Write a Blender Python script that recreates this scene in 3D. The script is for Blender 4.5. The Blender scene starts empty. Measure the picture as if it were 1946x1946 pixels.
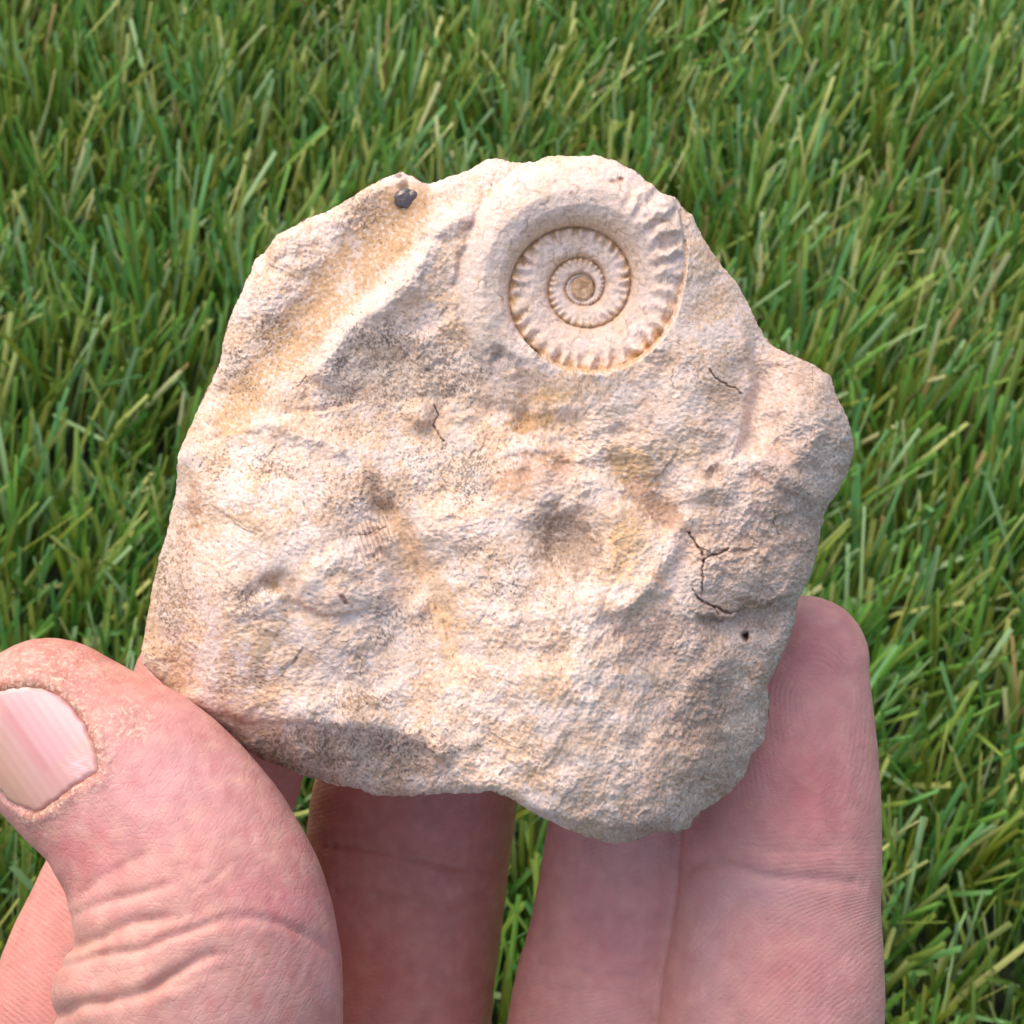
import bpy, math
import numpy as np
from mathutils import Matrix, Vector
from mathutils.bvhtree import BVHTree

# ------------------------------------------------------------------ camera, light, exposure
scene = bpy.context.scene
C = scene.collection
D = 160.0                      # camera to the middle of the stone, mm
FRAME = 90.0                   # width of the view at the stone, mm
PITCH = 52.0                   # camera looks this many degrees below the horizon
CAM_H = 0.325
TILT = math.radians(90 - PITCH)

cam = bpy.data.cameras.new('camera')
cam.sensor_width = 36.0
cam.sensor_fit = 'HORIZONTAL'
cam.lens = 36.0 / 2 / math.tan(math.atan(FRAME / 2 / D))
cam.clip_start = 0.01
cam.clip_end = 200.0
cam.dof.use_dof = True
cam.dof.focus_distance = D / 1000 - 0.006
cam.dof.aperture_fstop = 105.0
cam_o = bpy.data.objects.new('camera', cam)
C.objects.link(cam_o)
cam_o.location = (0, 0, CAM_H)
cam_o.rotation_euler = (TILT, 0, 0)
scene.camera = cam_o

SUN_DIR = Vector((-0.32, 0.32, 0.86)).normalized()
world = bpy.data.worlds.new('World')
scene.world = world
world.use_nodes = True
wn = world.node_tree.nodes
wl = world.node_tree.links
wn.clear()
sky = wn.new('ShaderNodeTexSky')
sky.sky_type = 'NISHITA'
sky.sun_disc = False
sky.sun_elevation = math.asin(SUN_DIR.z)
sky.sun_rotation = math.atan2(SUN_DIR.x, SUN_DIR.y)
sky.dust_density = 4.0
sky.ozone_density = 0.2
sky.air_density = 0.9
bg = wn.new('ShaderNodeBackground')
bg.inputs['Strength'].default_value = 0.15
wo = wn.new('ShaderNodeOutputWorld')
wl.new(sky.outputs[0], bg.inputs[0])
wl.new(bg.outputs[0], wo.inputs[0])

sun = bpy.data.lights.new('sun', 'SUN')
sun.energy = 0.68
sun.angle = math.radians(85)
sun.color = (1.0, 0.84, 0.64)
sun_o = bpy.data.objects.new('sun', sun)
C.objects.link(sun_o)
sun_o.rotation_euler = SUN_DIR.to_track_quat('Z', 'Y').to_euler()
sun_o.location = (0, 0, 2)

scene.view_settings.view_transform = 'Standard'
scene.view_settings.look = 'None'
scene.view_settings.exposure = 0.93
scene.view_settings.gamma = 1.0
scene.cycles.max_bounces = 8
scene.cycles.use_denoising = True

# ------------------------------------------------------------------ frame of the held things
# local frame of the stone and the hand: u right, v up, w towards the viewer (mm)
f = Vector((0, math.cos(math.radians(PITCH)), -math.sin(math.radians(PITCH))))
ORIGIN = Vector((0, 0, CAM_H)) + f * (D / 1000)
HOLD = Matrix.Translation(ORIGIN) @ Matrix.Rotation(TILT, 4, 'X')
MM = 0.001
W0 = 1946.0
K = FRAME / W0                 # mm per photo pixel at the stone


def loc(x, y, w):
    s = K * (D - w) / D
    return np.stack([(x - 973.0) * s, (973.0 - y) * s, w + 0 * s], -1)


# ------------------------------------------------------------------ numpy helpers
def make_perm(seed):
    r = np.random.RandomState(seed)
    p = r.permutation(512)
    return np.concatenate([p, p]), r


def pnoise(x, y, seed=0):
    """2D gradient noise, about -0.7..0.7"""
    p, r = make_perm(seed)
    ang = r.rand(512) * 2 * np.pi
    gx, gy = np.cos(ang), np.sin(ang)
    xi = np.floor(x).astype(np.int64)
    yi = np.floor(y).astype(np.int64)
    xf, yf = x - xi, y - yi
    u = xf * xf * xf * (xf * (xf * 6 - 15) + 10)
    v = yf * yf * yf * (yf * (yf * 6 - 15) + 10)

    def g(ix, iy, dx, dy):
        h = p[(p[ix & 511] + iy) & 511]
        return gx[h] * dx + gy[h] * dy
    n00 = g(xi, yi, xf, yf)
    n10 = g(xi + 1, yi, xf - 1, yf)
    n01 = g(xi, yi + 1, xf, yf - 1)
    n11 = g(xi + 1, yi + 1, xf - 1, yf - 1)
    a = n00 + u * (n10 - n00)
    b = n01 + u * (n11 - n01)
    return (a + v * (b - a)) * 1.4


def fbm(x, y, wl_, octs=4, seed=0, gain=0.5):
    t, a, tot = 0, 1.0, 0
    for i in range(octs):
        t = t + a * pnoise(x / wl_ + 17.3 * i, y / wl_ - 9.1 * i, seed + i)
        tot += a
        a *= gain
        wl_ *= 0.5
    return t / tot


def sstep(a, b, x):
    t = np.clip((x - a) / (b - a), 0, 1)
    return t * t * (3 - 2 * t)


def seg_dist(x, y, pts, closed=False, signed=False):
    """distance to a polyline; signed: positive to the left of travel (image y down -> right-hand side below)"""
    pts = [tuple(p) for p in pts]
    if closed:
        pts = pts + [pts[0]]
    best = np.full(x.shape, 1e9)
    sg = np.ones(x.shape)
    for (x0, y0), (x1, y1) in zip(pts[:-1], pts[1:]):
        dx, dy = x1 - x0, y1 - y0
        L2 = dx * dx + dy * dy + 1e-9
        t = np.clip(((x - x0) * dx + (y - y0) * dy) / L2, 0, 1)
        ex, ey = x - x0 - t * dx, y - y0 - t * dy
        d = ex * ex + ey * ey
        m = d < best
        best = np.where(m, d, best)
        if signed:
            cr = dx * (y - y0) - dy * (x - x0)
            sg = np.where(m, np.sign(cr), sg)
    d = np.sqrt(best)
    return (d, sg) if signed else d


def local_pts(x, y, pts, pad):
    """mask of points near the bounding box of a polyline"""
    a = np.array(pts)
    return (x > a[:, 0].min() - pad) & (x < a[:, 0].max() + pad) & (y > a[:, 1].min() - pad) & (y < a[:, 1].max() + pad)


def srgb(r, g, b):
    c = np.array([r, g, b]) / 255.0
    return np.where(c <= 0.04045, c / 12.92, ((c + 0.055) / 1.055) ** 2.4)


def catmull(pts, n):
    P = np.array(pts, float)
    P = np.vstack([2 * P[0] - P[1], P, 2 * P[-1] - P[-2]])
    out = []
    for i in range(1, len(P) - 2):
        for k in range(n):
            t = k / n
            a, b, c, d = P[i - 1], P[i], P[i + 1], P[i + 2]
            out.append(0.5 * ((2 * b) + (c - a) * t + (2 * a - 5 * b + 4 * c - d) * t * t + (3 * b - a - 3 * c + d) * t ** 3))
    out.append(P[-2])
    return np.array(out)


def mesh_from(name, verts, faces, mat=None, smooth=True, world_verts=False):
    verts = np.asarray(verts, np.float32)
    faces = np.asarray(faces, np.int32)
    me = bpy.data.meshes.new(name)
    me.vertices.add(len(verts))
    me.vertices.foreach_set('co', verts.ravel())
    n = faces.shape[1]
    me.loops.add(faces.size)
    me.loops.foreach_set('vertex_index', faces.ravel())
    me.polygons.add(len(faces))
    me.polygons.foreach_set('loop_start', np.arange(0, faces.size, n, dtype=np.int32))
    me.polygons.foreach_set('loop_total', np.full(len(faces), n, np.int32))
    me.update(calc_edges=True)
    me.validate()
    me.polygons.foreach_set('use_smooth', np.full(len(me.polygons), smooth))
    if mat:
        me.materials.append(mat)
    return me


def set_color(me, name, rgb):
    a = me.color_attributes.new(name, 'FLOAT_COLOR', 'POINT')
    c = np.ones((len(me.vertices), 4), np.float32)
    c[:, :3] = rgb
    a.data.foreach_set('color', c.ravel())


def set_float(me, name, v):
    a = me.attributes.new(name, 'FLOAT', 'POINT')
    a.data.foreach_set('value', np.asarray(v, np.float32))


def link(name, me, parent=None):
    o = bpy.data.objects.new(name, me)
    C.objects.link(o)
    if parent:
        o.parent = parent
    return o


# ------------------------------------------------------------------ materials
def new_mat(name):
    m = bpy.data.materials.new(name)
    m.use_nodes = True
    nt = m.node_tree
    return m, nt, nt.nodes['Principled BSDF']


def attr(nt, name, kind='Color'):
    a = nt.nodes.new('ShaderNodeAttribute')
    a.attribute_name = name
    return a.outputs[kind]


def math_node(nt, op, a, b=None, clamp=False):
    n = nt.nodes.new('ShaderNodeMath')
    n.operation = op
    n.use_clamp = clamp
    for i, v in enumerate((a, b)):
        if v is None:
            continue
        if isinstance(v, (int, float)):
            n.inputs[i].default_value = v
        else:
            nt.links.new(v, n.inputs[i])
    return n.outputs[0]


def stone_material():
    m, nt, p = new_mat('limestone')
    L = nt.links
    tc = nt.nodes.new('ShaderNodeTexCoord')
    col = attr(nt, 'tint')
    n1 = nt.nodes.new('ShaderNodeTexNoise')
    n1.inputs['Scale'].default_value = 2600
    n1.inputs['Detail'].default_value = 3
    L.new(tc.outputs['Object'], n1.inputs['Vector'])
    r = nt.nodes.new('ShaderNodeMapRange')
    r.inputs['From Min'].default_value = 0.3
    r.inputs['From Max'].default_value = 0.7
    r.inputs['To Min'].default_value = 0.86
    r.inputs['To Max'].default_value = 1.10
    L.new(n1.outputs['Fac'], r.inputs['Value'])
    mul = nt.nodes.new('ShaderNodeVectorMath')
    mul.operation = 'SCALE'
    L.new(col, mul.inputs[0])
    L.new(r.outputs[0], mul.inputs['Scale'])
    L.new(mul.outputs[0], p.inputs['Base Color'])
    p.inputs['Roughness'].default_value = 0.85
    p.inputs['Specular IOR Level'].default_value = 0.25
    b = nt.nodes.new('ShaderNodeBump')
    b.inputs['Distance'].default_value = 0.00016
    b.inputs['Strength'].default_value = 0.7
    L.new(n1.outputs['Fac'], b.inputs['Height'])
    L.new(b.outputs[0], p.inputs['Normal'])
    return m


def skin_material():
    m, nt, p = new_mat('skin')
    L = nt.links
    tc = nt.nodes.new('ShaderNodeTexCoord')
    col = attr(nt, 'tint')
    n1 = nt.nodes.new('ShaderNodeTexNoise')
    n1.inputs['Scale'].default_value = 420
    n1.inputs['Detail'].default_value = 4
    L.new(tc.outputs['Object'], n1.inputs['Vector'])
    r = nt.nodes.new('ShaderNodeMapRange')
    r.inputs['From Min'].default_value = 0.3
    r.inputs['From Max'].default_value = 0.7
    r.inputs['To Min'].default_value = 0.90
    r.inputs['To Max'].default_value = 1.08
    L.new(n1.outputs['Fac'], r.inputs['Value'])
    mul = nt.nodes.new('ShaderNodeVectorMath')
    mul.operation = 'SCALE'
    L.new(col, mul.inputs[0])
    L.new(r.outputs[0], mul.inputs['Scale'])
    L.new(mul.outputs[0], p.inputs['Base Color'])
    p.inputs['Subsurface Weight'].default_value = 0.4
    p.inputs['Subsurface Radius'].default_value = (1.0, 0.32, 0.18)
    p.inputs['Subsurface Scale'].default_value = 0.0016
    p.inputs['Roughness'].default_value = 0.50
    p.inputs['Specular IOR Level'].default_value = 0.40
    # papillary ridges
    q = attr(nt, 'ridge', 'Fac')
    amp = attr(nt, 'ridge_amount', 'Fac')
    s = math_node(nt, 'SINE', math_node(nt, 'MULTIPLY', q, 2 * math.pi / 0.44))
    ridge = math_node(nt, 'MULTIPLY', s, amp)
    # fine crossing lines of the skin
    lines = None
    for rot, sc in ((0.55, (1700, 330, 330)), (-0.75, (1500, 380, 380)), (1.5, (1300, 420, 420))):
        mp = nt.nodes.new('ShaderNodeMapping')
        mp.inputs['Rotation'].default_value = (0, 0, rot)
        L.new(tc.outputs['Object'], mp.inputs['Vector'])
        m2_ = nt.nodes.new('ShaderNodeMapping')
        m2_.inputs['Scale'].default_value = sc
        L.new(mp.outputs[0], m2_.inputs['Vector'])
        nz = nt.nodes.new('ShaderNodeTexNoise')
        nz.inputs['Scale'].default_value = 1.0
        nz.inputs['Detail'].default_value = 2
        L.new(m2_.outputs[0], nz.inputs['Vector'])
        v = math_node(nt, 'ABSOLUTE', math_node(nt, 'SUBTRACT', nz.outputs['Fac'], 0.5))
        v = math_node(nt, 'MULTIPLY', math_node(nt, 'MINIMUM', v, 0.06), 11.0)
        lines = v if lines is None else math_node(nt, 'ADD', lines, v)
    # pores and dry flakes
    nf = nt.nodes.new('ShaderNodeTexNoise')
    nf.inputs['Scale'].default_value = 2400
    nf.inputs['Detail'].default_value = 4
    L.new(tc.outputs['Object'], nf.inputs['Vector'])
    dry = attr(nt, 'dry', 'Fac')
    vo = nt.nodes.new('ShaderNodeTexVoronoi')
    vo.feature = 'DISTANCE_TO_EDGE'
    vo.inputs['Scale'].default_value = 900
    vo.inputs['Randomness'].default_value = 1.0
    wv = nt.nodes.new('ShaderNodeVectorMath')
    wv.operation = 'MULTIPLY_ADD'
    L.new(nf.outputs['Color'], wv.inputs[0])
    wv.inputs[1].default_value = (0.0009, 0.0009, 0.0009)
    L.new(tc.outputs['Object'], wv.inputs[2])
    L.new(wv.outputs[0], vo.inputs['Vector'])
    flake = math_node(nt, 'MULTIPLY', math_node(nt, 'MINIMUM', vo.outputs['Distance'], 0.14), 9.0)
    crack = math_node(nt, 'SUBTRACT', 1.0, math_node(nt, 'MULTIPLY', vo.outputs['Distance'], 14.0), clamp=True)
    thr = math_node(nt, 'MULTIPLY', math_node(nt, 'SUBTRACT', nf.outputs['Fac'], 0.50), 9.0, clamp=True)
    palem = math_node(nt, 'MULTIPLY', math_node(nt, 'MULTIPLY', thr, dry), 0.65)
    mixc = nt.nodes.new('ShaderNodeMix')
    mixc.data_type = 'RGBA'
    L.new(palem, mixc.inputs[0])
    L.new(mul.outputs[0], mixc.inputs[6])
    mixc.inputs[7].default_value = (0.80, 0.58, 0.44, 1)
    mixd = nt.nodes.new('ShaderNodeMix')
    mixd.data_type = 'RGBA'
    L.new(math_node(nt, 'MULTIPLY', math_node(nt, 'MULTIPLY', crack, dry), 0.45), mixd.inputs[0])
    L.new(mixc.outputs[2], mixd.inputs[6])
    mixd.inputs[7].default_value = (0.36, 0.15, 0.10, 1)
    L.new(mixd.outputs[2], p.inputs['Base Color'])
    dh = math_node(nt, 'MULTIPLY', math_node(nt, 'ADD', flake, math_node(nt, 'MULTIPLY', nf.outputs['Fac'], 3.0)), math_node(nt, 'MULTIPLY', dry, 1.3))
    fine = math_node(nt, 'MULTIPLY', nf.outputs['Fac'], 1.1)
    h = math_node(nt, 'ADD', math_node(nt, 'ADD', ridge, lines), math_node(nt, 'ADD', math_node(nt, 'ADD', dh, fine), n1.outputs['Fac']))
    b = nt.nodes.new('ShaderNodeBump')
    b.inputs['Distance'].default_value = 0.000031
    b.inputs['Strength'].default_value = 0.8
    L.new(h, b.inputs['Height'])
    L.new(b.outputs[0], p.inputs['Normal'])
    return m


def nail_material():
    m, nt, p = new_mat('nail')
    L = nt.links
    L.new(attr(nt, 'tint'), p.inputs['Base Color'])
    p.inputs['Subsurface Weight'].default_value = 0.4
    p.inputs['Subsurface Radius'].default_value = (1.0, 0.4, 0.3)
    p.inputs['Subsurface Scale'].default_value = 0.0012
    p.inputs['Roughness'].default_value = 0.30
    p.inputs['Specular IOR Level'].default_value = 0.5
    s = math_node(nt, 'SINE', math_node(nt, 'MULTIPLY', attr(nt, 'ridge', 'Fac'), 2 * math.pi / 0.75))
    b = nt.nodes.new('ShaderNodeBump')
    b.inputs['Distance'].default_value = 0.00001
    b.inputs['Strength'].default_value = 0.6
    L.new(s, b.inputs['Height'])
    L.new(b.outputs[0], p.inputs['Normal'])
    return m


def grass_material():
    m, nt, p = new_mat('plastic_grass')
    L = nt.links
    L.new(attr(nt, 'tint'), p.inputs['Base Color'])
    p.inputs['Roughness'].default_value = 0.48
    p.inputs['Specular IOR Level'].default_value = 0.45
    tr = nt.nodes.new('ShaderNodeBsdfTranslucent')
    L.new(attr(nt, 'tint'), tr.inputs['Color'])
    mx = nt.nodes.new('ShaderNodeMixShader')
    mx.inputs[0].default_value = 0.22
    L.new(p.outputs[0], mx.inputs[1])
    L.new(tr.outputs[0], mx.inputs[2])
    out = [n for n in nt.nodes if n.type == 'OUTPUT_MATERIAL'][0]
    L.new(mx.outputs[0], out.inputs['Surface'])
    return m


def ground_material():
    m, nt, p = new_mat('turf_backing')
    n = nt.nodes.new('ShaderNodeTexNoise')
    n.inputs['Scale'].default_value = 180
    n.inputs['Detail'].default_value = 5
    tc = nt.nodes.new('ShaderNodeTexCoord')
    nt.links.new(tc.outputs['Object'], n.inputs['Vector'])
    r = nt.nodes.new('ShaderNodeValToRGB')
    r.color_ramp.elements[0].position = 0.35
    r.color_ramp.elements[0].color = (0.008, 0.012, 0.006, 1)
    r.color_ramp.elements[1].position = 0.7
    r.color_ramp.elements[1].color = (0.034, 0.056, 0.016, 1)
    nt.links.new(n.outputs['Fac'], r.inputs[0])
    nt.links.new(r.outputs[0], p.inputs['Base Color'])
    p.inputs['Roughness'].default_value = 0.95
    return m


M_STONE, M_SKIN, M_NAIL, M_GRASS, M_GROUND = stone_material(), skin_material(), nail_material(), grass_material(), ground_material()
M_GRAIN, _nt, _p = new_mat('dark_mineral')
_p.inputs['Base Color'].default_value = (0.13, 0.11, 0.10, 1)
_p.inputs['Roughness'].default_value = 0.22
_p.inputs['Metallic'].default_value = 0.3

# ------------------------------------------------------------------ ground and artificial grass
g = bpy.data.meshes.new('ground')
g.from_pydata([(-60, -60, 0), (60, -60, 0), (60, 60, 0), (-60, 60, 0)], [], [(0, 1, 2, 3)])
g.materials.append(M_GROUND)
go = link('ground', g)
go['kind'] = 'structure'
go['label'] = 'dark backing of the artificial lawn under the blades'


def build_grass():
    r = np.random.RandomState(7)

    def batch(tufts, per, hmin, hmax, seed):
        r = np.random.RandomState(seed)
        nT = len(tufts)
        bx = np.repeat(tufts[:, 0], per) + r.normal(0, 0.0011, nT * per)
        by = np.repeat(tufts[:, 1], per) + r.normal(0, 0.0011, nT * per)
        n = len(bx)
        tl = np.repeat(r.rand(nT), per)
        # slowly varying lean of the pile + per tuft + per blade
        fx = fbm(bx * 1000, by * 1000, 60, 2, 31) * 0.17 + 0.11
        fy = fbm(bx * 1000, by * 1000, 55, 2, 47) * 0.17 + 0.19
        tx = np.repeat(r.normal(0, 0.09, nT), per)
        ty = np.repeat(r.normal(0, 0.09, nT), per)
        wild = (r.rand(n) < 0.035)
        sd = np.where(wild, 0.8, 0.115)
        lx = fx + tx + r.normal(0, 1, n) * sd
        ly = fy + ty + r.normal(0, 1, n) * sd
        H = 1.27 * r.uniform(hmin, hmax, n) * (0.88 + 0.24 * tl)
        H *= 1 + 0.35 * fbm(bx * 1000, by * 1000, 34, 2, 77)
        wd = r.uniform(0.00046, 0.00070, n)
        az = r.uniform(0, np.pi, n)
        # blade faces mostly broadside at random
        cx, cy = np.cos(az), np.sin(az)
        nseg = 3
        bend = r.normal(0, 0.14, (n, 2)) + np.stack([lx, ly], 1) * 0.35
        kink = (r.rand(n) < 0.10)
        V = np.zeros((n, (nseg + 1) * 3, 3))
        for i in range(nseg + 1):
            t = i / nseg
            px = bx + H * (lx * t + bend[:, 0] * t * t)
            py = by + H * (ly * t + bend[:, 1] * t * t)
            lean2 = (lx + bend[:, 0] * t) ** 2 + (ly + bend[:, 1] * t) ** 2
            pz = H * t / np.sqrt(1 + 0.8 * lean2)
            if i == nseg:
                px = px + np.where(kink, r.normal(0, 0.004, n), 0)
                py = py + np.where(kink, r.normal(0, 0.004, n), 0)
                pz = pz - np.where(kink, 0.003, 0)
            w_ = wd * (1.0 if i < nseg else 0.86)
            # V section: middle rib set back
            for j, (o, dp) in enumerate(((-1, 0), (0, 0.34), (1, 0))):
                V[:, i * 3 + j, 0] = px + o * w_ * cx - dp * w_ * cy
                V[:, i * 3 + j, 1] = py + o * w_ * cy + dp * w_ * cx
                V[:, i * 3 + j, 2] = pz + (o * r.normal(0, 0.00015, n) if i == nseg else 0)
        V[:, :, 2] = np.maximum(V[:, :, 2], 0.0004)
        q = []
        for i in range(nseg):
            for j in range(2):
                q.append((i * 3 + j, i * 3 + j + 1, i * 3 + j + 4, i * 3 + j + 3))
        q = np.array(q)
        Fc = (np.arange(n)[:, None, None] * ((nseg + 1) * 3) + q[None]).reshape(-1, 4)
        pal = np.array([srgb(94, 136, 50), srgb(112, 134, 52), srgb(92, 140, 76), srgb(160, 166, 92),
                        srgb(132, 160, 108), srgb(106, 116, 34), srgb(66, 108, 40), srgb(184, 184, 128), srgb(150, 126, 80)])
        pr = np.array([0.22, 0.20, 0.12, 0.11, 0.10, 0.13, 0.07, 0.03, 0.006])
        ci = r.choice(len(pal), n, p=pr / pr.sum())
        col = pal[ci] * r.uniform(1.0, 1.45, (n, 1))
        cc = np.repeat(col[:, None, :], (nseg + 1) * 3, 1)
        # cut ends of the plastic are a little paler
        cc[:, -3:, :] = cc[:, -3:, :] * 1.15 + 0.01
        return V.reshape(-1, 3), Fc, cc.reshape(-1, 3)

    def tuft_grid(x0, x1, y0, y1, sx, sy, r):
        X, Y = np.meshgrid(np.arange(x0, x1, sx), np.arange(y0, y1, sy))
        T = np.stack([X.ravel(), Y.ravel()], 1)
        T[:, 0] += r.normal(0, sx * 0.3, len(T))
        T[:, 1] += r.normal(0, sy * 0.3, len(T))
        return T
    near = tuft_grid(-0.24, 0.24, 0.02, 0.58, 0.0078, 0.0078, r)
    A = batch(near, 9, 0.020, 0.031, 5)
    far = tuft_grid(-0.8, 0.8, -0.35, 1.3, 0.014, 0.014, r)
    far = far[~((np.abs(far[:, 0]) < 0.24) & (far[:, 1] > 0.02) & (far[:, 1] < 0.58))]
    B = batch(far, 4, 0.020, 0.031, 6)
    V = np.vstack([A[0], B[0]])
    Fc = np.vstack([A[1], B[1] + len(A[0])])
    col = np.vstack([A[2], B[2]])
    me = mesh_from('artificial_grass', V, Fc, M_GRASS, smooth=False)
    set_color(me, 'tint', col)
    o = link('artificial_grass', me)
    o['kind'] = 'stuff'
    o['label'] = 'green and olive blades of the artificial lawn behind the stone'
    o['category'] = 'grass'


build_grass()

# ------------------------------------------------------------------ the stone
OUT = []


def crop(pts, ox, oy, s):
    OUT.extend([(ox + x / s, oy + y / s) for x, y in pts])


crop([(-70, 1590), (0, 1440), (60, 1320), (75, 1200), (130, 1010), (190, 880), (240, 770), (270, 690), (330, 640), (400, 540), (480, 500),
      (600, 430), (700, 400), (840, 320), (930, 260), (1060, 190), (1170, 150), (1240, 180), (1290, 215), (1340, 222),
      (1430, 190), (1580, 140), (1700, 70), (1760, 70), (1840, 90)], 400, 280, 3.22)
crop([(600, 190), (700, 180), (780, 150), (880, 148), (960, 150), (1060, 145), (1180, 175), (1290, 230), (1380, 300),
      (1470, 370), (1550, 400), (1620, 490), (1660, 510), (1700, 600), (1750, 690), (1840, 820), (1932, 920)], 800, 250, 3.22)
crop([(650, 20), (700, 110), (740, 160), (850, 210), (950, 255), (1040, 310), (1070, 400), (1130, 530), (1165, 650), (1165, 720),
      (1130, 830), (1080, 930), (1030, 1000), (1000, 1100), (975, 1250), (930, 1390), (900, 1440), (870, 1500)], 1200, 600, 2.76)
crop([(825, 180), (790, 280), (750, 370), (705, 460), (712, 540), (705, 610), (690, 700), (640, 760),
      (600, 860), (540, 930), (430, 1000), (385, 1040), (370, 1080), (300, 1105), (230, 1095)], 1150, 1100, 2.283)
crop([(990, 1800), (890, 1825), (760, 1790), (600, 1720), (500, 1670), (430, 1620), (330, 1580)], 800, 850, 2.415)
crop([(1120, 295), (900, 300), (700, 315), (580, 310), (500, 275), (420, 265), (250, 215), (130, 170), (0, 125)], 500, 1400, 2.76)
crop([(540, 1550), (450, 1480), (330, 1390), (220, 1290), (140, 1220), (60, 1140), (50, 1060), (70, 960), (90, 850),
      (110, 720), (135, 640), (140, 580), (180, 470), (210, 330), (235, 230), (240, 60), (258, 0)], 250, 850, 2.76)
OUT = np.array(OUT)
CX, CY = 950.0, 960.0

AMX, AMY = 1107.5, 548.0
_T = np.radians([-1080, -720, -540, -450, -360, -270, -180, -90, 0, 90, 180, 270, 360, 450, 540, 630, 720, 745, 765, 790, 810, 855, 900, 960, 1080])
_R = np.array([60, 62, 64, 66, 68, 88, 108, 104, 130, 188, 212, 240, 290, 372, 450, 508, 602, 690, 790, 815, 818, 830, 790, 800, 900]) / 3.22


def rho(T):
    return np.interp(T, _T, _R)


def ammonite(x, y):
    """whorl coordinates: inner-seam angle T, cross coordinate t, whorl width; and membership 0..1 (distance inside)"""
    dx, dy = x - AMX, AMY - y
    r = np.hypot(dx, dy)
    th = np.mod(np.arctan2(dy, dx), 2 * np.pi)
    T = np.full(x.shape, -99.0)
    t = np.zeros(x.shape)
    wd = np.ones(x.shape)
    for k in (-2, -1, 0, 1):
        a, b = rho(th + 2 * np.pi * k), rho(th + 2 * np.pi * (k + 1))
        m = (r >= a) & (r < b)
        T = np.where(m, th + 2 * np.pi * k, T)
        t = np.where(m, (r - a) / (b - a), t)
        wd = np.where(m, b - a, wd)
    # outermost boundary
    deg = np.degrees(th)
    body = deg < 238
    edge = np.where(body, rho(th + 4 * np.pi), rho(th + 2 * np.pi))
    T = np.where(r < 18, -2 * np.pi, T)
    inside = edge - r
    return r, th, T, t, wd, inside, body


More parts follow.
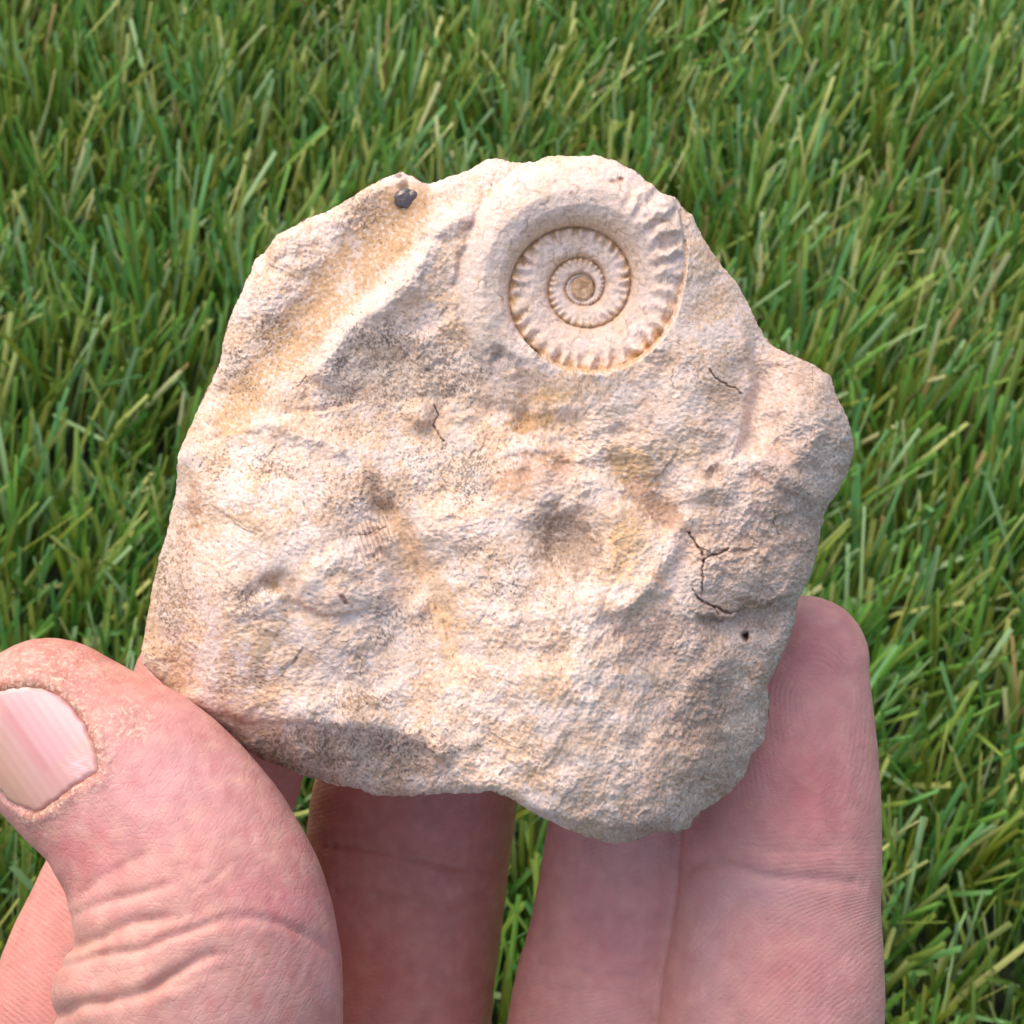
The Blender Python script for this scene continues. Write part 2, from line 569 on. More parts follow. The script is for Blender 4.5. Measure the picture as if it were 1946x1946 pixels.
HP = [
    # ammonite surroundings
    (1108, 296, 4.5), (1030, 300, 4), (930, 304, 3.5), (1200, 318, 4.0), (1300, 385, 4.0), (1350, 450, 3.5), (1400, 560, 3), (1440, 610, 3),
    (1108, 370, 8.3), (1210, 430, 8.6), (1290, 500, 8.0), (990, 420, 8.0), (920, 520, 7.6), (905, 600, 7.4), (1108, 740, 9.0), (1000, 700, 8.0),
    (1200, 720, 9.2), (1290, 640, 8.8), (1340, 600, 7.2), (1370, 690, 7.5), (1350, 790, 8.8), (1300, 740, 9.4),
    # valley on the left and its banks
    (770, 380, 3.6), (760, 430, 3.4), (700, 460, 3.2), (650, 520, 3.0), (600, 590, 3.0), (560, 650, 2.9), (500, 700, 2.6), (450, 760, 2.2),
    (870, 400, 6.6), (830, 440, 6.6), (780, 520, 6.4), (720, 580, 6.2), (660, 620, 6.2), (620, 680, 6.2), (530, 745, 5.2), (440, 830, 4.0),
    (830, 340, 3.4), (880, 330, 4.0), (700, 350, 3.6), (640, 420, 3.6), (560, 450, 3.3), (520, 530, 3.4), (490, 600, 3.2), (450, 680, 2.6),
    (485, 490, 1.0), (425, 640, 0.5), (400, 725, 0.0), (600, 425, 1.8), (760, 330, 2.4),
    (345, 850, -0.5), (315, 1000, -1), (290, 1100, -1.6), (268, 1230, -3), (340, 1100, 3.0), (370, 1000, 3.2), (390, 900, 3.6), (330, 1250, 1.2),
    # middle
    (850, 560, 6.2), (830, 650, 5.4), (700, 690, 5.6), (760, 730, 5.0), (660, 780, 5.8), (560, 810, 6.4), (500, 850, 6.8), (880, 720, 6.0),
    (900, 800, 5.6), (820, 860, 6.4), (720, 860, 7.2), (960, 780, 6.4), (1030, 760, 7.2), (1080, 830, 7.0),
    # lower left dome
    (450, 950, 7.6), (560, 930, 9.2), (660, 940, 9.6), (480, 1060, 9.4), (600, 1050, 10.6), (420, 1180, 7.4), (540, 1180, 9.4), (640, 1160, 10.4),
    (720, 1080, 9.2), (720, 1200, 9.4), (760, 1300, 10.0), (620, 1290, 9.2), (470, 1290, 6.6),
    # valley of yellow clay
    (740, 980, 7.4), (790, 1080, 7.4), (835, 1160, 8.4), (870, 1250, 9.6), (860, 1000, 9.4), (900, 1100, 10.6),
    # bottom crest and the underside below it
    (360, 1330, 2.4), (480, 1368, 5.6), (600, 1368, 9.0), (700, 1374, 10.0), (790, 1396, 10.6), (850, 1446, 11.2), (950, 1496, 12.4), (1060, 1530, 12.4),
    (1180, 1550, 11.6), (1270, 1556, 9.4),
    (420, 1410, 3.0), (500, 1443, 5.6), (620, 1470, 8.0), (730, 1508, 9), (870, 1505, 10.6), (980, 1535, 12), (1100, 1590, 11), (1190, 1598, 10),
    # lower right dome
    (950, 1200, 12.0), (1050, 1180, 12.6), (1000, 1300, 13.6), (1100, 1300, 13.8), (930, 1380, 12.2), (1050, 1430, 13.6), (1160, 1440, 13.0),
    (1180, 1330, 12.6), (1160, 1200, 12.6), (1250, 1230, 10.6), (1280, 1400, 10.4), (1380, 1280, 8.2), (1380, 1400, 6.8), (1440, 1200, 4.6),
    (1340, 1490, 6.6), (1430, 1350, 2.6), (1500, 1230, 2.0), (1360, 1530, 2.4), (1230, 1515, 11.8),
    # pit and centre
    (1075, 1040, 8.8), (1010, 960, 10.2), (960, 1050, 11.2), (1170, 980, 10.8), (1190, 1090, 12.0), (1080, 1130, 12.0), (980, 880, 8.6),
    (1060, 900, 8.6), (1150, 860, 8.2), (1210, 910, 8.2), (1270, 980, 8.2), (1290, 1080, 9.4),
    # right side
    (1310, 850, 9.6), (1340, 930, 9.8), (1400, 1000, 9.0), (1460, 1060, 7.8), (1350, 1120, 9.0), (1440, 1110, 7.8), (1510, 1110, 5.0), (1555, 1010, 3.0),
    (1400, 850, 7.4), (1430, 770, 5.6), (1420, 700, 5.0), (1470, 680, 4.4), (1520, 740, 6.6), (1560, 830, 6.4), (1510, 900, 8.2), (1570, 720, 3.0),
    (1615, 850, 2.0), (1580, 950, 3.0), (1480, 970, 8.0),
]


def tps_fit(P):
    P = np.array(P, float)
    X = P[:, :2] / 500.0
    d = np.hypot(X[:, None, 0] - X[None, :, 0], X[:, None, 1] - X[None, :, 1])
    A = np.where(d > 0, d * d * np.log(d + 1e-12), 0) + np.eye(len(P)) * 0.002
    B = np.hstack([np.ones((len(P), 1)), X])
    M = np.block([[A, B], [B.T, np.zeros((3, 3))]])
    s = np.linalg.solve(M, np.concatenate([P[:, 2], np.zeros(3)]))
    return X, s


def tps_eval(m, x, y):
    X, s = m
    x, y = x / 500.0, y / 500.0
    out = s[-3] + s[-2] * x + s[-1] * y
    for i in range(len(X)):
        d2 = (x - X[i, 0]) ** 2 + (y - X[i, 1]) ** 2 + 1e-12
        out = out + s[i] * 0.5 * d2 * np.log(d2)
    return out


def blob(x, y, cx, cy, rx, ry, rot=0, wob=0.35, seed=3):
    """soft patch with an uneven edge"""
    a = math.radians(rot)
    dx, dy = x - cx, y - cy
    u = (dx * math.cos(a) - dy * math.sin(a)) / rx
    v = (dx * math.sin(a) + dy * math.cos(a)) / ry
    return np.exp(-1.2 * (u * u + v * v) * 1.0)


CRACKS = [  # points, width px, depth mm
    ([(1309, 1012), (1322, 1032), (1335, 1050), (1337, 1065), (1333, 1085), (1336, 1100), (1333, 1130)], 4.0, 0.5),
    ([(1337, 1065), (1352, 1055), (1370, 1050), (1385, 1042)], 4.0, 0.5),
    ([(1318, 1122), (1328, 1138), (1345, 1148), (1362, 1155), (1385, 1165), (1400, 1163), (1412, 1152)], 4.5, 0.5),
    ([(1355, 1152), (1364, 1168)], 2.5, 0.3),
    ([(1348, 700), (1358, 718), (1375, 728), (1395, 738), (1412, 748)], 2.8, 0.35),
    ([(1473, 972), (1474, 985), (1468, 992), (1474, 1004), (1480, 1015)], 2.5, 0.3),
    ([(826, 770), (832, 790), (822, 808), (832, 822), (842, 838)], 3.0, 0.4),
    ([(665, 1015), (690, 1018), (715, 1008), (735, 1000)], 2.2, 0.15),
    ([(1280, 742), (1276, 720), (1281, 700)], 1.6, 0.15),
]


def rock_surface(x, y):
    """height (mm) and colour of the front of the stone at photo coordinates"""
    d_rim = seg_dist(x, y, OUT, closed=True)
    base = 6.0 + (tps_eval(tps_fit(HP), x, y) - 6.0) * 0.85
    # warp for uneven patches
    wx = x + 13 * fbm(x, y, 60, 3, 11)
    wy = y + 13 * fbm(x, y, 60, 3, 12)
    r, th, T, t, wd, inside, body = ammonite(x, y)
    soft = np.where(body & (np.degrees(th) > 95), 16.0, 5.0)
    edgew = inside + np.where(body & (np.degrees(th) > 95), 14 * fbm(x, y, 30, 2, 88), 2.0 * fbm(x, y, 14, 2, 89))
    am = sstep(0, 1, edgew / soft)
    am = am * sstep(-12, 12, (222 - np.degrees(th)) + 12 * fbm(x, y, 30, 2, 87) + np.where(r < rho(np.clip(th, 0, 7) + 2 * np.pi), 999, 0))
    # ---- patches
    valley_d = seg_dist(wx, wy, [(770, 395), (720, 460), (660, 520), (605, 590), (560, 650), (500, 705), (440, 800)])
    valley = sstep(66, 36, valley_d + 14 * (wy > 640))
    clay_d = seg_dist(wx + 10 * fbm(x, y, 30, 2, 13), wy, [(735, 965), (775, 1010), (795, 1090), (845, 1150), (858, 1235)])
    clay = sstep(34, 6, clay_d)
    # ---- relief
    rough = 1.0 - 0.9 * am
    rough = rough * (1 - 0.55 * valley) * (1 - 0.4 * clay)
    calm = np.clip(blob(x, y, 1160, 745, 190, 50, -8) + blob(x, y, 1330, 640, 60, 110) + 0.7 * blob(x, y, 480, 1050, 110, 90) + 0.6 * blob(x, y, 1060, 1330, 120, 90)
                   + blob(x, y, 530, 765, 80, 34, 20) + 0.8 * blob(x, y, 850, 380, 70, 40), 0, 1)
    rough = rough * (1 - 0.55 * calm) * np.clip(0.80 + 0.9 * fbm(x, y, 130, 3, 94), 0.35, 1.3)
    smooth_left = 0.75 + 0.25 * sstep(950, 1250, x)
    n = 0
    for wl_, a, sd in ((150, 0.55, 21), (75, 0.44, 22), (40, 0.26, 23), (21, 0.12, 24), (11, 0.11, 25), (6, 0.10, 26)):
        v = pnoise((wx if wl_ > 50 else x) / wl_, (wy if wl_ > 50 else y) / wl_, sd)
        n = n + a * (v if wl_ > 30 else (0.85 * v - 0.25 * np.abs(v)))
    streak = pnoise((x * 0.80 + y * 0.6) / 9.0, (x * 0.6 - y * 0.80) / 34.0, 61) * 0.10 + pnoise((x * 0.8 + y * 0.6) / 20.0, (x * 0.6 - y * 0.8) / 70.0, 62) * 0.22
    dome_zone = blob(x, y, 1050, 1330, 230, 190)
    n = n + streak * dome_zone
    h = base + n * rough * smooth_left
    # chips: continuous facets (the highest of many tilted planes)
    cell = 0
    rr = np.random.RandomState(5)
    for sc, amp in ((64, 1.0), (30, 0.5), (14, 0.22)):
        gx, gy = wx / sc * 0.83 + wy / sc * 0.55, wy / sc * 0.83 - wx / sc * 0.55
        ix, iy = np.floor(gx), np.floor(gy)
        val = np.full(x.shape, -9.0)
        jit = rr.rand(128, 128, 5)
        for ox in (-1, 0, 1):
            for oy in (-1, 0, 1):
                a, b = (ix + ox).astype(int) & 127, (iy + oy).astype(int) & 127
                px, py = gx - (ix + ox + jit[a, b, 0]), gy - (iy + oy + jit[a, b, 1])
                v = (jit[a, b, 2] - 0.5) * 0.7 + (jit[a, b, 3] - 0.5) * px * 1.3 + (jit[a, b, 4] - 0.5) * py * 1.3 - 0.45 * (px * px + py * py)
                val = np.maximum(val, v)
        cell = cell + val * amp
    chip_zone = np.clip(0.35 + 1.2 * fbm(x, y, 160, 2, 95) + 0.4 * sstep(1150, 1400, x), 0, 1)
    h = h + cell * rough * (0.35 + 0.65 * chip_zone) * 0.85
    tz = fbm(wx, wy, 130, 4, 97) * 2.6
    fr_ = tz - np.floor(tz)
    ter = np.floor(tz) + sstep(0.30, 0.62, fr_) - tz
    h = h + ter * 0.40 * rough * np.clip(0.4 + 1.4 * fbm(x, y, 140, 2, 98), 0, 1)
    gr = np.abs(pnoise((x * 0.8 + y * 0.6) / 13.0, (x * 0.6 - y * 0.8) / 13.0, 64)) + 0.5 * np.abs(pnoise((x * 0.6 - y * 0.8) / 7.0, (x * 0.8 + y * 0.6) / 7.0, 65))
    h = h - gr * 0.13 * rough
    # shell fragment with ribs
    sx, sy = x - 712, y - 1030
    fr = np.exp(-((sx / 34) ** 2 + (sy / 40) ** 2) ** 2)
    h = h + fr * 0.26 * np.sin((sx * 0.94 - sy * 0.34) / 9.0 * 2 * np.pi) + fr * 0.35
    # knobs
    for kx, ky, kr, ka in ((793, 787, 24, 1.5), (1300, 985, 20, 0.5), (590, 1130, 30, 0.5), (1000, 905, 14, -0.4), (1075, 880, 16, -0.4), (860, 985, 30, 0.4), (1530, 860, 26, 0.6), (1470, 800, 20, -0.6), (1240, 850, 24, 0.6), (1180, 820, 16, -0.4), (1360, 905, 16, -0.7), (1040, 890, 30, 0.4), (800, 1150, 16, 0.5), (1258, 1000, 12, -0.3), (520, 1110, 20, -0.7),
                           (718, 965, 18, -0.8), (1454, 1056, 8, 0.4), (655, 1120, 45, 0.7), (1340, 1130, 9, -0.2), (1255, 1115, 20, 0.5), (830, 1430, 30, 0.8),
                           (510, 890, 24, -0.5), (1085, 1035, 60, -0.5), (1270, 1340, 55, -0.6), (1170, 1200, 40, -0.5)):
        dd = ((wx - kx) ** 2 + (wy - ky) ** 2) / kr ** 2
        h = h + ka * np.exp(-dd ** 1.5)
    # ledges (polyline, drop below it, fall-off width, reach)
    for pts, A, fw, reach in (
            ([(898, 385), (840, 430), (800, 500), (755, 545), (690, 595), (640, 650), (613, 690), (560, 740)], 0.9, 14, 60),
            ([(690, 772), (600, 790), (538, 798), (470, 815), (395, 850)], 0.8, 8, 50),
            ([(1065, 1110), (1035, 1070), (1030, 1010), (1060, 970), (1120, 960)], 0.6, 12, 60),
            ([(860, 1240), (823, 1150), (775, 1050), (735, 985), (712, 955)], 0.8, 8, 34),
            ([(1190, 1165), (1240, 1110), (1275, 1060), (1300, 1005)], 0.8, 16, 60),
            ([(1400, 850), (1450, 905), (1510, 930), (1560, 955)], 0.9, 8, 50),
            ([(560, 1140), (600, 1160), (650, 1168), (700, 1150)], 0.8, 6, 34),
            ([(960, 880), (990, 940), (1030, 955), (1090, 930)], 0.35, 10, 30),
            ([(1330, 1165), (1390, 1172), (1415, 1153), (1450, 1152), (1480, 1133), (1515, 1128)], 1.6, 5, 70),
            ([(1385, 1042), (1420, 1040), (1440, 1038)], 0.7, 4, 40),
            ([(1190, 1090), (1160, 1130), (1150, 1165)], 0.7, 5, 40),
            ([(350, 1332), (480, 1366), (560, 1364), (650, 1378), (740, 1386), (800, 1412), (835, 1440), (860, 1478), (930, 1508), (1040, 1545), (1150, 1566), (1270, 1578)], 0.5, 9, 60),
            ([(800, 1380), (815, 1420), (850, 1450)], 0.8, 6, 40)):
        m = local_pts(x, y, pts, reach + 30)
        jx = x[m] + 9 * fbm(x[m], y[m], 34, 3, 91)
        jy = y[m] + 9 * fbm(x[m], y[m], 34, 3, 92)
        dd, sg = seg_dist(jx, jy, pts, signed=True)
        fw = fw * 1.35
        s = dd * sg
        cut = sstep(0, fw, s) * np.exp(-np.maximum(s, 0) / reach * 2) * sstep(reach, reach * 0.6, dd)
        pa = np.array(pts)
        ends = sstep(pa[:, 0].min() - 14, pa[:, 0].min() + 14, x[m]) * sstep(pa[:, 0].max() + 14, pa[:, 0].max() - 14, x[m])
        h[m] -= A * cut * ends * np.clip(0.85 + 1.2 * fbm(x[m], y[m], 60, 2, 93), 0.1, 1.3)
    # ridges and troughs
    for pts, amp, wdt in (
            ([(870, 410), (820, 450), (775, 530), (720, 580), (660, 625), (615, 700)], 0.8, 24),
            ([(660, 700), (720, 690), (800, 700), (860, 740)], -0.4, 46), ([(930, 620), (950, 680)], -0.6, 26),
            ([(1290, 1005), (1265, 1070), (1220, 1130), (1180, 1160)], 0.7, 20), ([(1180, 900), (1240, 950), (1300, 1000)], -0.5, 28),
            ([(740, 970), (780, 1040), (810, 1110), (850, 1180), (868, 1240)], -0.4, 20), ([(1450, 850), (1490, 900), (1548, 945)], 0.7, 18),
            ([(430, 820), (500, 800), (560, 820), (640, 850)], 0.7, 20), ([(712, 925), (728, 960)], -0.6, 15),
            ([(590, 1090), (640, 1060), (700, 1090), (720, 1130)], 0.7, 26), ([(930, 780), (1000, 800), (1080, 800)], -0.6, 20),
            ([(960, 860), (1000, 850), (1090, 870), (1110, 930)], 0.5, 12), ([(1100, 640), (1400, 640)], 0.0, 10),
            ([(1430, 900), (1400, 960), (1330, 960)], -0.5, 22), ([(1380, 1190), (1420, 1260), (1370, 1330), (1300, 1400)], -0.4, 28),
            ([(480, 1130), (540, 1100), (560, 1160)], -0.7, 16), ([(880, 560), (850, 620), (800, 650)], 0.5, 16),
            ([(990, 700), (1010, 760), (980, 820)], -0.5, 14), ([(1150, 1180), (1110, 1240), (1010, 1250)], -0.4, 24)):
        jx = x + 12 * fbm(x, y, 40, 3, 195)
        jy = y + 12 * fbm(x, y, 40, 3, 196)
        dd = seg_dist(jx, jy, pts)
        h = h + amp * np.exp(-(dd / wdt) ** 2)
    # sharp edges where the broken underside and the left flank begin
    for pts, slope, rad in (
            ([(300, 1300), (350, 1332), (420, 1352), (480, 1362), (560, 1362), (650, 1374), (740, 1386), (800, 1408), (835, 1440), (860, 1478), (930, 1508), (1040, 1545), (1150, 1566), (1290, 1580)], 0.052, 4),
            ([(412, 880), (385, 960), (368, 1050), (352, 1130), (345, 1230), (372, 1320)], 0.045, 8)):
        jx = x + 10 * fbm(x, y, 44, 4, 191)
        jy = y + 10 * fbm(x, y, 44, 4, 192)
        dd, sg = seg_dist(jx, jy, pts, signed=True)
        s = dd * sg
        ok = (y > 1240) if slope > 0.05 else (y > 860) & (y < 1345) & (x < 520)
        fade = 1.0 if slope > 0.05 else sstep(860, 940, y) * sstep(1345, 1300, y)
        soft = rad * np.log1p(np.exp(np.clip(s / rad, -30, 30)))
        h = h - np.where(ok, slope * np.minimum(soft, 160) * fade, 0)
    # right lump: edge of the ammonite block standing above the notch
    pts = [(1404, 620), (1418, 680), (1424, 730), (1410, 760), (1408, 800), (1396, 850)]
    m = local_pts(x, y, pts, 120)
    dd, sg = seg_dist(wx[m] * 0.5 + x[m] * 0.5, wy[m] * 0.5 + y[m] * 0.5, pts, signed=True)
    s = -dd * sg
    h[m] -= 2.6 * sstep(0, 24, s) * np.exp(-np.maximum(s, 0) / 60) * sstep(590, 660, y[m]) * sstep(880, 840, y[m])
    # ---- ammonite relief
    B = np.interp(r, [0, 40, 90, 130, 160, 190, 230, 270], [4.6, 4.9, 5.6, 6.3, 6.9, 7.0, 6.4, 5.2])
    A = (0.17 + 0.04 * sstep(2 * np.pi - 0.7, 2 * np.pi + 0.15, T)) * wd * K
    dome = np.power(np.clip(np.sin(np.pi * np.clip(t, 0, 1) ** 0.85), 0, 1), 0.55)
    a_h = B + A * dome
    # the body whorl falls to the rock edge on the far side
    bw = sstep(2 * np.pi - 0.7, 2 * np.pi + 0.15, T)
    ph = np.where(T < 2 * np.pi, T * 31, 31 * 2 * np.pi + (T - 2 * np.pi) * 30) + 3.0 * fbm(x, y, 40, 2, 70) + bw * 2.2 * t ** 2 + (1 - bw) * 0.8 * t
    wave = np.cos(ph)
    inner = 1 - sstep(2 * np.pi - 0.7, 2 * np.pi + 0.15, T)
    node = (1 - bw) * (sstep(0.46, 0.84, t) * sstep(1.03, 0.93, t) * (0.045 + 0.0032 * wd)) + bw * (
                    sstep(0.30, 0.62, t) * sstep(1.02, 0.9, t) * 0.42 * sstep(2 * np.pi + 1.32, 2 * np.pi + 0.75, T) * (1 - 0.6 * sstep(0.35, 0.0, T - 2 * np.pi)))
    irr = np.clip(0.95 + 1.3 * fbm(x, y, 30, 2, 71), 0.0, 1.9)
    a_h = a_h + node * wave * irr
    a_h = a_h + 0.30 * sstep(100, 130, np.degrees(th)) * sstep(2 * np.pi, 2 * np.pi + 0.3, T) * sstep(0.2, 0.6, t)
    a_h = a_h - 0.24 * np.exp(-(t * wd / 3.2) ** 2) - 0.18 * np.exp(-((1 - t) * wd / 3.0) ** 2)
    cedge = 22.5 - np.hypot(x - AMX + 1, y - AMY - 1) + 1.0 * fbm(x, y, 12, 2, 76)
    core = sstep(-1.5, 2.5, cedge)
    a_h = np.where(cedge > 0, np.interp(r, [0, 40], [4.6, 4.9]) + 0.1, a_h)
    a_h = a_h - 0.22 * np.exp(-(cedge / 3.0) ** 2)
    a_h = a_h + 0.15 * core + 0.05 * fbm(x, y, 10, 2, 72)
    a_h = a_h + 0.14 * fbm(x, y, 70, 3, 73) + (0.35 + 0.65 * inner) * 0.24 * fbm(x, y, 24, 3, 75)
    pit = np.exp(-((x - 1180) ** 2 / 40 + (y - 341) ** 2 / 22)) + np.exp(-((x - 1165) ** 2 / 40 + (y - 346) ** 2 / 10)) * 0.6
    a_h = a_h - 0.45 * pit
    h = h * (1 - am) + a_h * am
    # groove round the outer whorl in the matrix
    groove = np.exp(-(inside / 3.0) ** 2) * (~body | (np.degrees(th) < 25))
    h = h - 0.35 * groove
    # sutures
    st = np.zeros(x.shape)
    rs = np.random.RandomState(12)
    Tk = 1.2
    while Tk < 2 * np.pi + 4.0:
        sv = np.linspace(0.08, 0.97, 70)
        ph_ = rs.rand(5) * 6.28
        wk = rho(Tk + 2 * np.pi) - rho(Tk)
        k_ = wk / 110.0
        off = k_ * (13 * np.sin(2 * np.pi * 1.4 * sv + 0.8) + 7 * np.sin(2 * np.pi * 4.2 * sv + ph_[1]) + 4.5 * np.sin(2 * np.pi * 9.5 * sv + ph_[2]))
        ts = np.clip(sv + 0.030 * np.cos(2 * np.pi * 9.5 * sv + ph_[2]) + 0.02 * np.cos(2 * np.pi * 4.2 * sv + ph_[1]), 0.02, 0.99)
        rr0 = rho(Tk) + ts * wk
        aa = Tk + off / rr0
        pts = list(zip(AMX + rr0 * np.cos(aa), AMY - rr0 * np.sin(aa)))
        m = local_pts(x, y, pts, 8)
        dd = seg_dist(x[m], y[m], pts)
        st[m] = np.maximum(st[m], np.exp(-(dd / 1.25) ** 2))
        Tk += math.radians(rs.uniform(14, 19)) if Tk > 2 * np.pi else math.radians(rs.uniform(17, 25))
    st = st * am * np.clip(0.7 + 1.8 * fbm(x, y, 36, 2, 74), 0.0, 1)
    h = h - 0.05 * st
    # cracks
    cr = np.zeros(x.shape)
    for pts, w_, dep in CRACKS:
        m = local_pts(x, y, pts, 20)
        jx = x[m] + 4 * fbm(x[m], y[m], 12, 2, 81)
        jy = y[m] + 4 * fbm(x[m], y[m], 12, 2, 82)
        dd = seg_dist(jx, jy, pts)
        e = np.exp(-(dd / w_ * 2.1) ** 2) * np.clip(1.0 + 0.9 * pnoise(x[m] / 14, y[m] / 14, 83), 0.15, 1)
        cr[m] = np.maximum(cr[m], e)
        h[m] -= dep * e
    hx, hy = x + 7 * fbm(x, y, 11, 2, 85), y + 7 * fbm(x, y, 11, 2, 86)
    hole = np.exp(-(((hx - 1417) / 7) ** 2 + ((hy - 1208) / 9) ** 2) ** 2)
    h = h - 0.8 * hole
    # rounding over at the rim
    R = 22.0 + 10 * sstep(1100, 1450, x)
    dd = np.clip(d_rim / R, 0, 1)
    h = h - R * K * 1.25 * (1 - np.sqrt(np.clip(1 - (1 - dd) ** 2, 0, 1)))

    # ---------------------------------------------------------------- colour
    def mix(c, k, rgb):
        k = np.clip(k, 0, 1)[:, None]
        return c * (1 - k) + np.asarray(rgb)[None] * k
    col = np.tile(srgb(228, 202, 182), (len(x), 1))
    big = fbm(x, y, 190, 3, 101)
    med = fbm(wx, wy, 60, 4, 102)
    fin = fbm(x, y, 14, 3, 103)
    col = mix(col, 0.9 * sstep(-0.15, 0.30, big + 0.5 * med), srgb(230, 196, 163))
    col = mix(col, 0.9 * sstep(-0.06, 0.22, med + 0.4 * fin), srgb(237, 220, 212))
    col = mix(col, 0.55 * sstep(0.05, 0.4, -med + 0.5 * fin), srgb(204, 168, 134))
    # the stone's right flank is a pinker grey-brown rock
    flank = sstep(-60, 200, (x - 1330) + 0.35 * (y - 900) + 120 * big) * (1 - am) * sstep(550, 720, y)
    col = mix(col, 0.65 * flank, srgb(204, 182, 168))
    col = mix(col, 0.5 * flank * sstep(-0.05, 0.2, fbm(wx, wy, 46, 3, 105)), srgb(176, 148, 128))

    def patch(cx, cy, rx, ry, rot=0):
        e = blob(wx, wy, cx, cy, rx, ry, rot)
        return sstep(0.25, 0.80, e + (0.9 * fin + 0.9 * med) * e ** 0.3)
    for cx, cy, rx, ry, rot, k, rgb in (
            (975, 925, 62, 46, 0, 0.8, (190, 150, 120)), (1050, 872, 62, 24, 0, 0.8, (186, 150, 122)), (1080, 1030, 84, 74, 0, 0.7, (172, 146, 122)),
            (1030, 990, 50, 40, 0, 0.5, (150, 130, 108)),
            (1235, 950, 100, 34, -42, 0.7, (180, 146, 116)), (1235, 1205, 100, 60, 15, 0.55, (176, 150, 134)), (1330, 1370, 62, 130, -12, 0.7, (166, 142, 124)),
            (1270, 1480, 60, 60, 0, 0.4, (186, 156, 126)), (1375, 1500, 50, 40, 0, 0.6, (176, 132, 94)), (1440, 1290, 34, 50, 0, 0.5, (170, 130, 96)),
            (1450, 1030, 110, 90, 0, 0.45, (180, 148, 124)), (1360, 900, 26, 22, 0, 0.8, (160, 126, 100)), (1190, 1025, 40, 62, 0, 0.7, (214, 176, 124)),
            (1200, 885, 72, 44, -30, 0.7, (208, 172, 124)), (1035, 752, 70, 24, 0, 0.6, (212, 176, 128)), (1017, 802, 60, 26, 0, 0.7, (196, 156, 106)),
            (1290, 860, 60, 40, 0, 0.4, (214, 180, 134)), (860, 760, 100, 60, 0, 0.35, (206, 176, 136)),
            (620, 1430, 230, 46, 2, 0.55, (186, 160, 134)), (330, 1150, 44, 150, 6, 0.5, (190, 158, 128)), (372, 960, 22, 70, 8, 0.7, (192, 150, 116)),
            (350, 1040, 18, 70, 8, 0.5, (188, 148, 118)), (1320, 600, 24, 20, 0, 0.4, (180, 150, 128)), (455, 690, 30, 100, 14, 0.3, (190, 160, 130)),
            (530, 770, 90, 30, -20, 0.5, (208, 170, 128)), (1235, 1400, 90, 30, 0, 0.2, (190, 160, 130)), (1250, 1098, 30, 14, -50, 0.6, (190, 140, 104)),
            (520, 1110, 26, 16, -40, 0.7, (182, 148, 98)), (718, 962, 18, 20, 0, 0.6, (160, 132, 96)), (1385, 1150, 80, 10, 0, 0.5, (150, 116, 92)),
            (1460, 1150, 60, 14, -12, 0.7, (160, 122, 92)), (950, 1420, 60, 30, -20, 0.15, (200, 160, 120)), (838, 1425, 30, 36, 0, 0.5, (186, 148, 120)),
            (1130, 1480, 60, 24, 0, 0.35, (190, 156, 124)), (1015, 1190, 30, 18, -35, 0.5, (178, 148, 120))):
        col = mix(col, k * patch(cx, cy, rx, ry, rot), srgb(*rgb))
    col = mix(col, 0.85 * valley * (1 - am), srgb(206, 168, 126))
    col = mix(col, 0.4 * valley * sstep(0.0, 0.3, fin), srgb(190, 152, 108))
    col = mix(col, 0.5 * clay, srgb(226, 190, 152))
    # paler tint on the high spots of the relief
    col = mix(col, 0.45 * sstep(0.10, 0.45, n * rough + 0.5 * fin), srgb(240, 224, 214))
    # pale scuffs
    white = np.zeros(x.shape)
    for cx, cy, rx, ry, rot in ((655, 538, 22, 34, 10), (676, 462, 18, 32, 10), (518, 732, 44, 22, 20), (505, 815, 80, 28, 25), (450, 940, 34, 40, 0), (530, 1050, 110, 50, 0),
                                (1042, 893, 48, 10, -25), (1020, 915, 12, 30, 0), (1454, 1056, 11, 8, 30), (1390, 960, 50, 60, 0), (1560, 890, 40, 50, 0), (855, 420, 26, 30, 0),
                                (845, 600, 60, 26, 20), (560, 540, 34, 16, 40), (800, 785, 22, 22, 0), (620, 1010, 60, 30, 0), (1440, 640, 22, 40, 0), (960, 990, 70, 44, 0),
                                (610, 1290, 60, 24, 0), (500, 1360, 40, 16, 0), (1290, 900, 30, 40, 0), (420, 1400, 40, 14, 20)):
        white = np.maximum(white, patch(cx, cy, rx, ry, rot))
    rd = seg_dist(wx, wy, [(830, 440), (790, 510), (720, 575), (660, 620), (615, 690)])
    white = np.maximum(white, sstep(26, 12, rd))
    col = mix(col, 0.62 * white * (1 - am) * np.clip(0.8 + 0.9 * fbm(x, y, 18, 2, 107), 0, 1), srgb(238, 221, 214))
    # ammonite
    ac = np.tile(srgb(234, 213, 200), (len(x), 1))
    ac = mix(ac, 0.7 * sstep(-0.1, 0.3, fbm(x, y, 50, 3, 121)), srgb(238, 220, 214))
    ac = mix(ac, 0.45 * sstep(0.0, 0.35, fbm(x, y, 34, 3, 122)), srgb(222, 190, 158))
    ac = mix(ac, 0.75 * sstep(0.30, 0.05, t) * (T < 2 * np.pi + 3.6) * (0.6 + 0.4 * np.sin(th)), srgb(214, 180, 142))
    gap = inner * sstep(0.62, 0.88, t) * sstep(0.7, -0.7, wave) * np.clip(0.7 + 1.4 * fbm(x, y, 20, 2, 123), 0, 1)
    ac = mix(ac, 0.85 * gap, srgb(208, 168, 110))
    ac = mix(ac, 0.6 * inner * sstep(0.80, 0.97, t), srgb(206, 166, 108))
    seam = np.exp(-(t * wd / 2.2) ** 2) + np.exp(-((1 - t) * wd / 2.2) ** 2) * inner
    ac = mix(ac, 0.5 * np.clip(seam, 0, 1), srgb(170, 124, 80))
    ac = mix(ac, 0.8 * core, srgb(190, 156, 120))
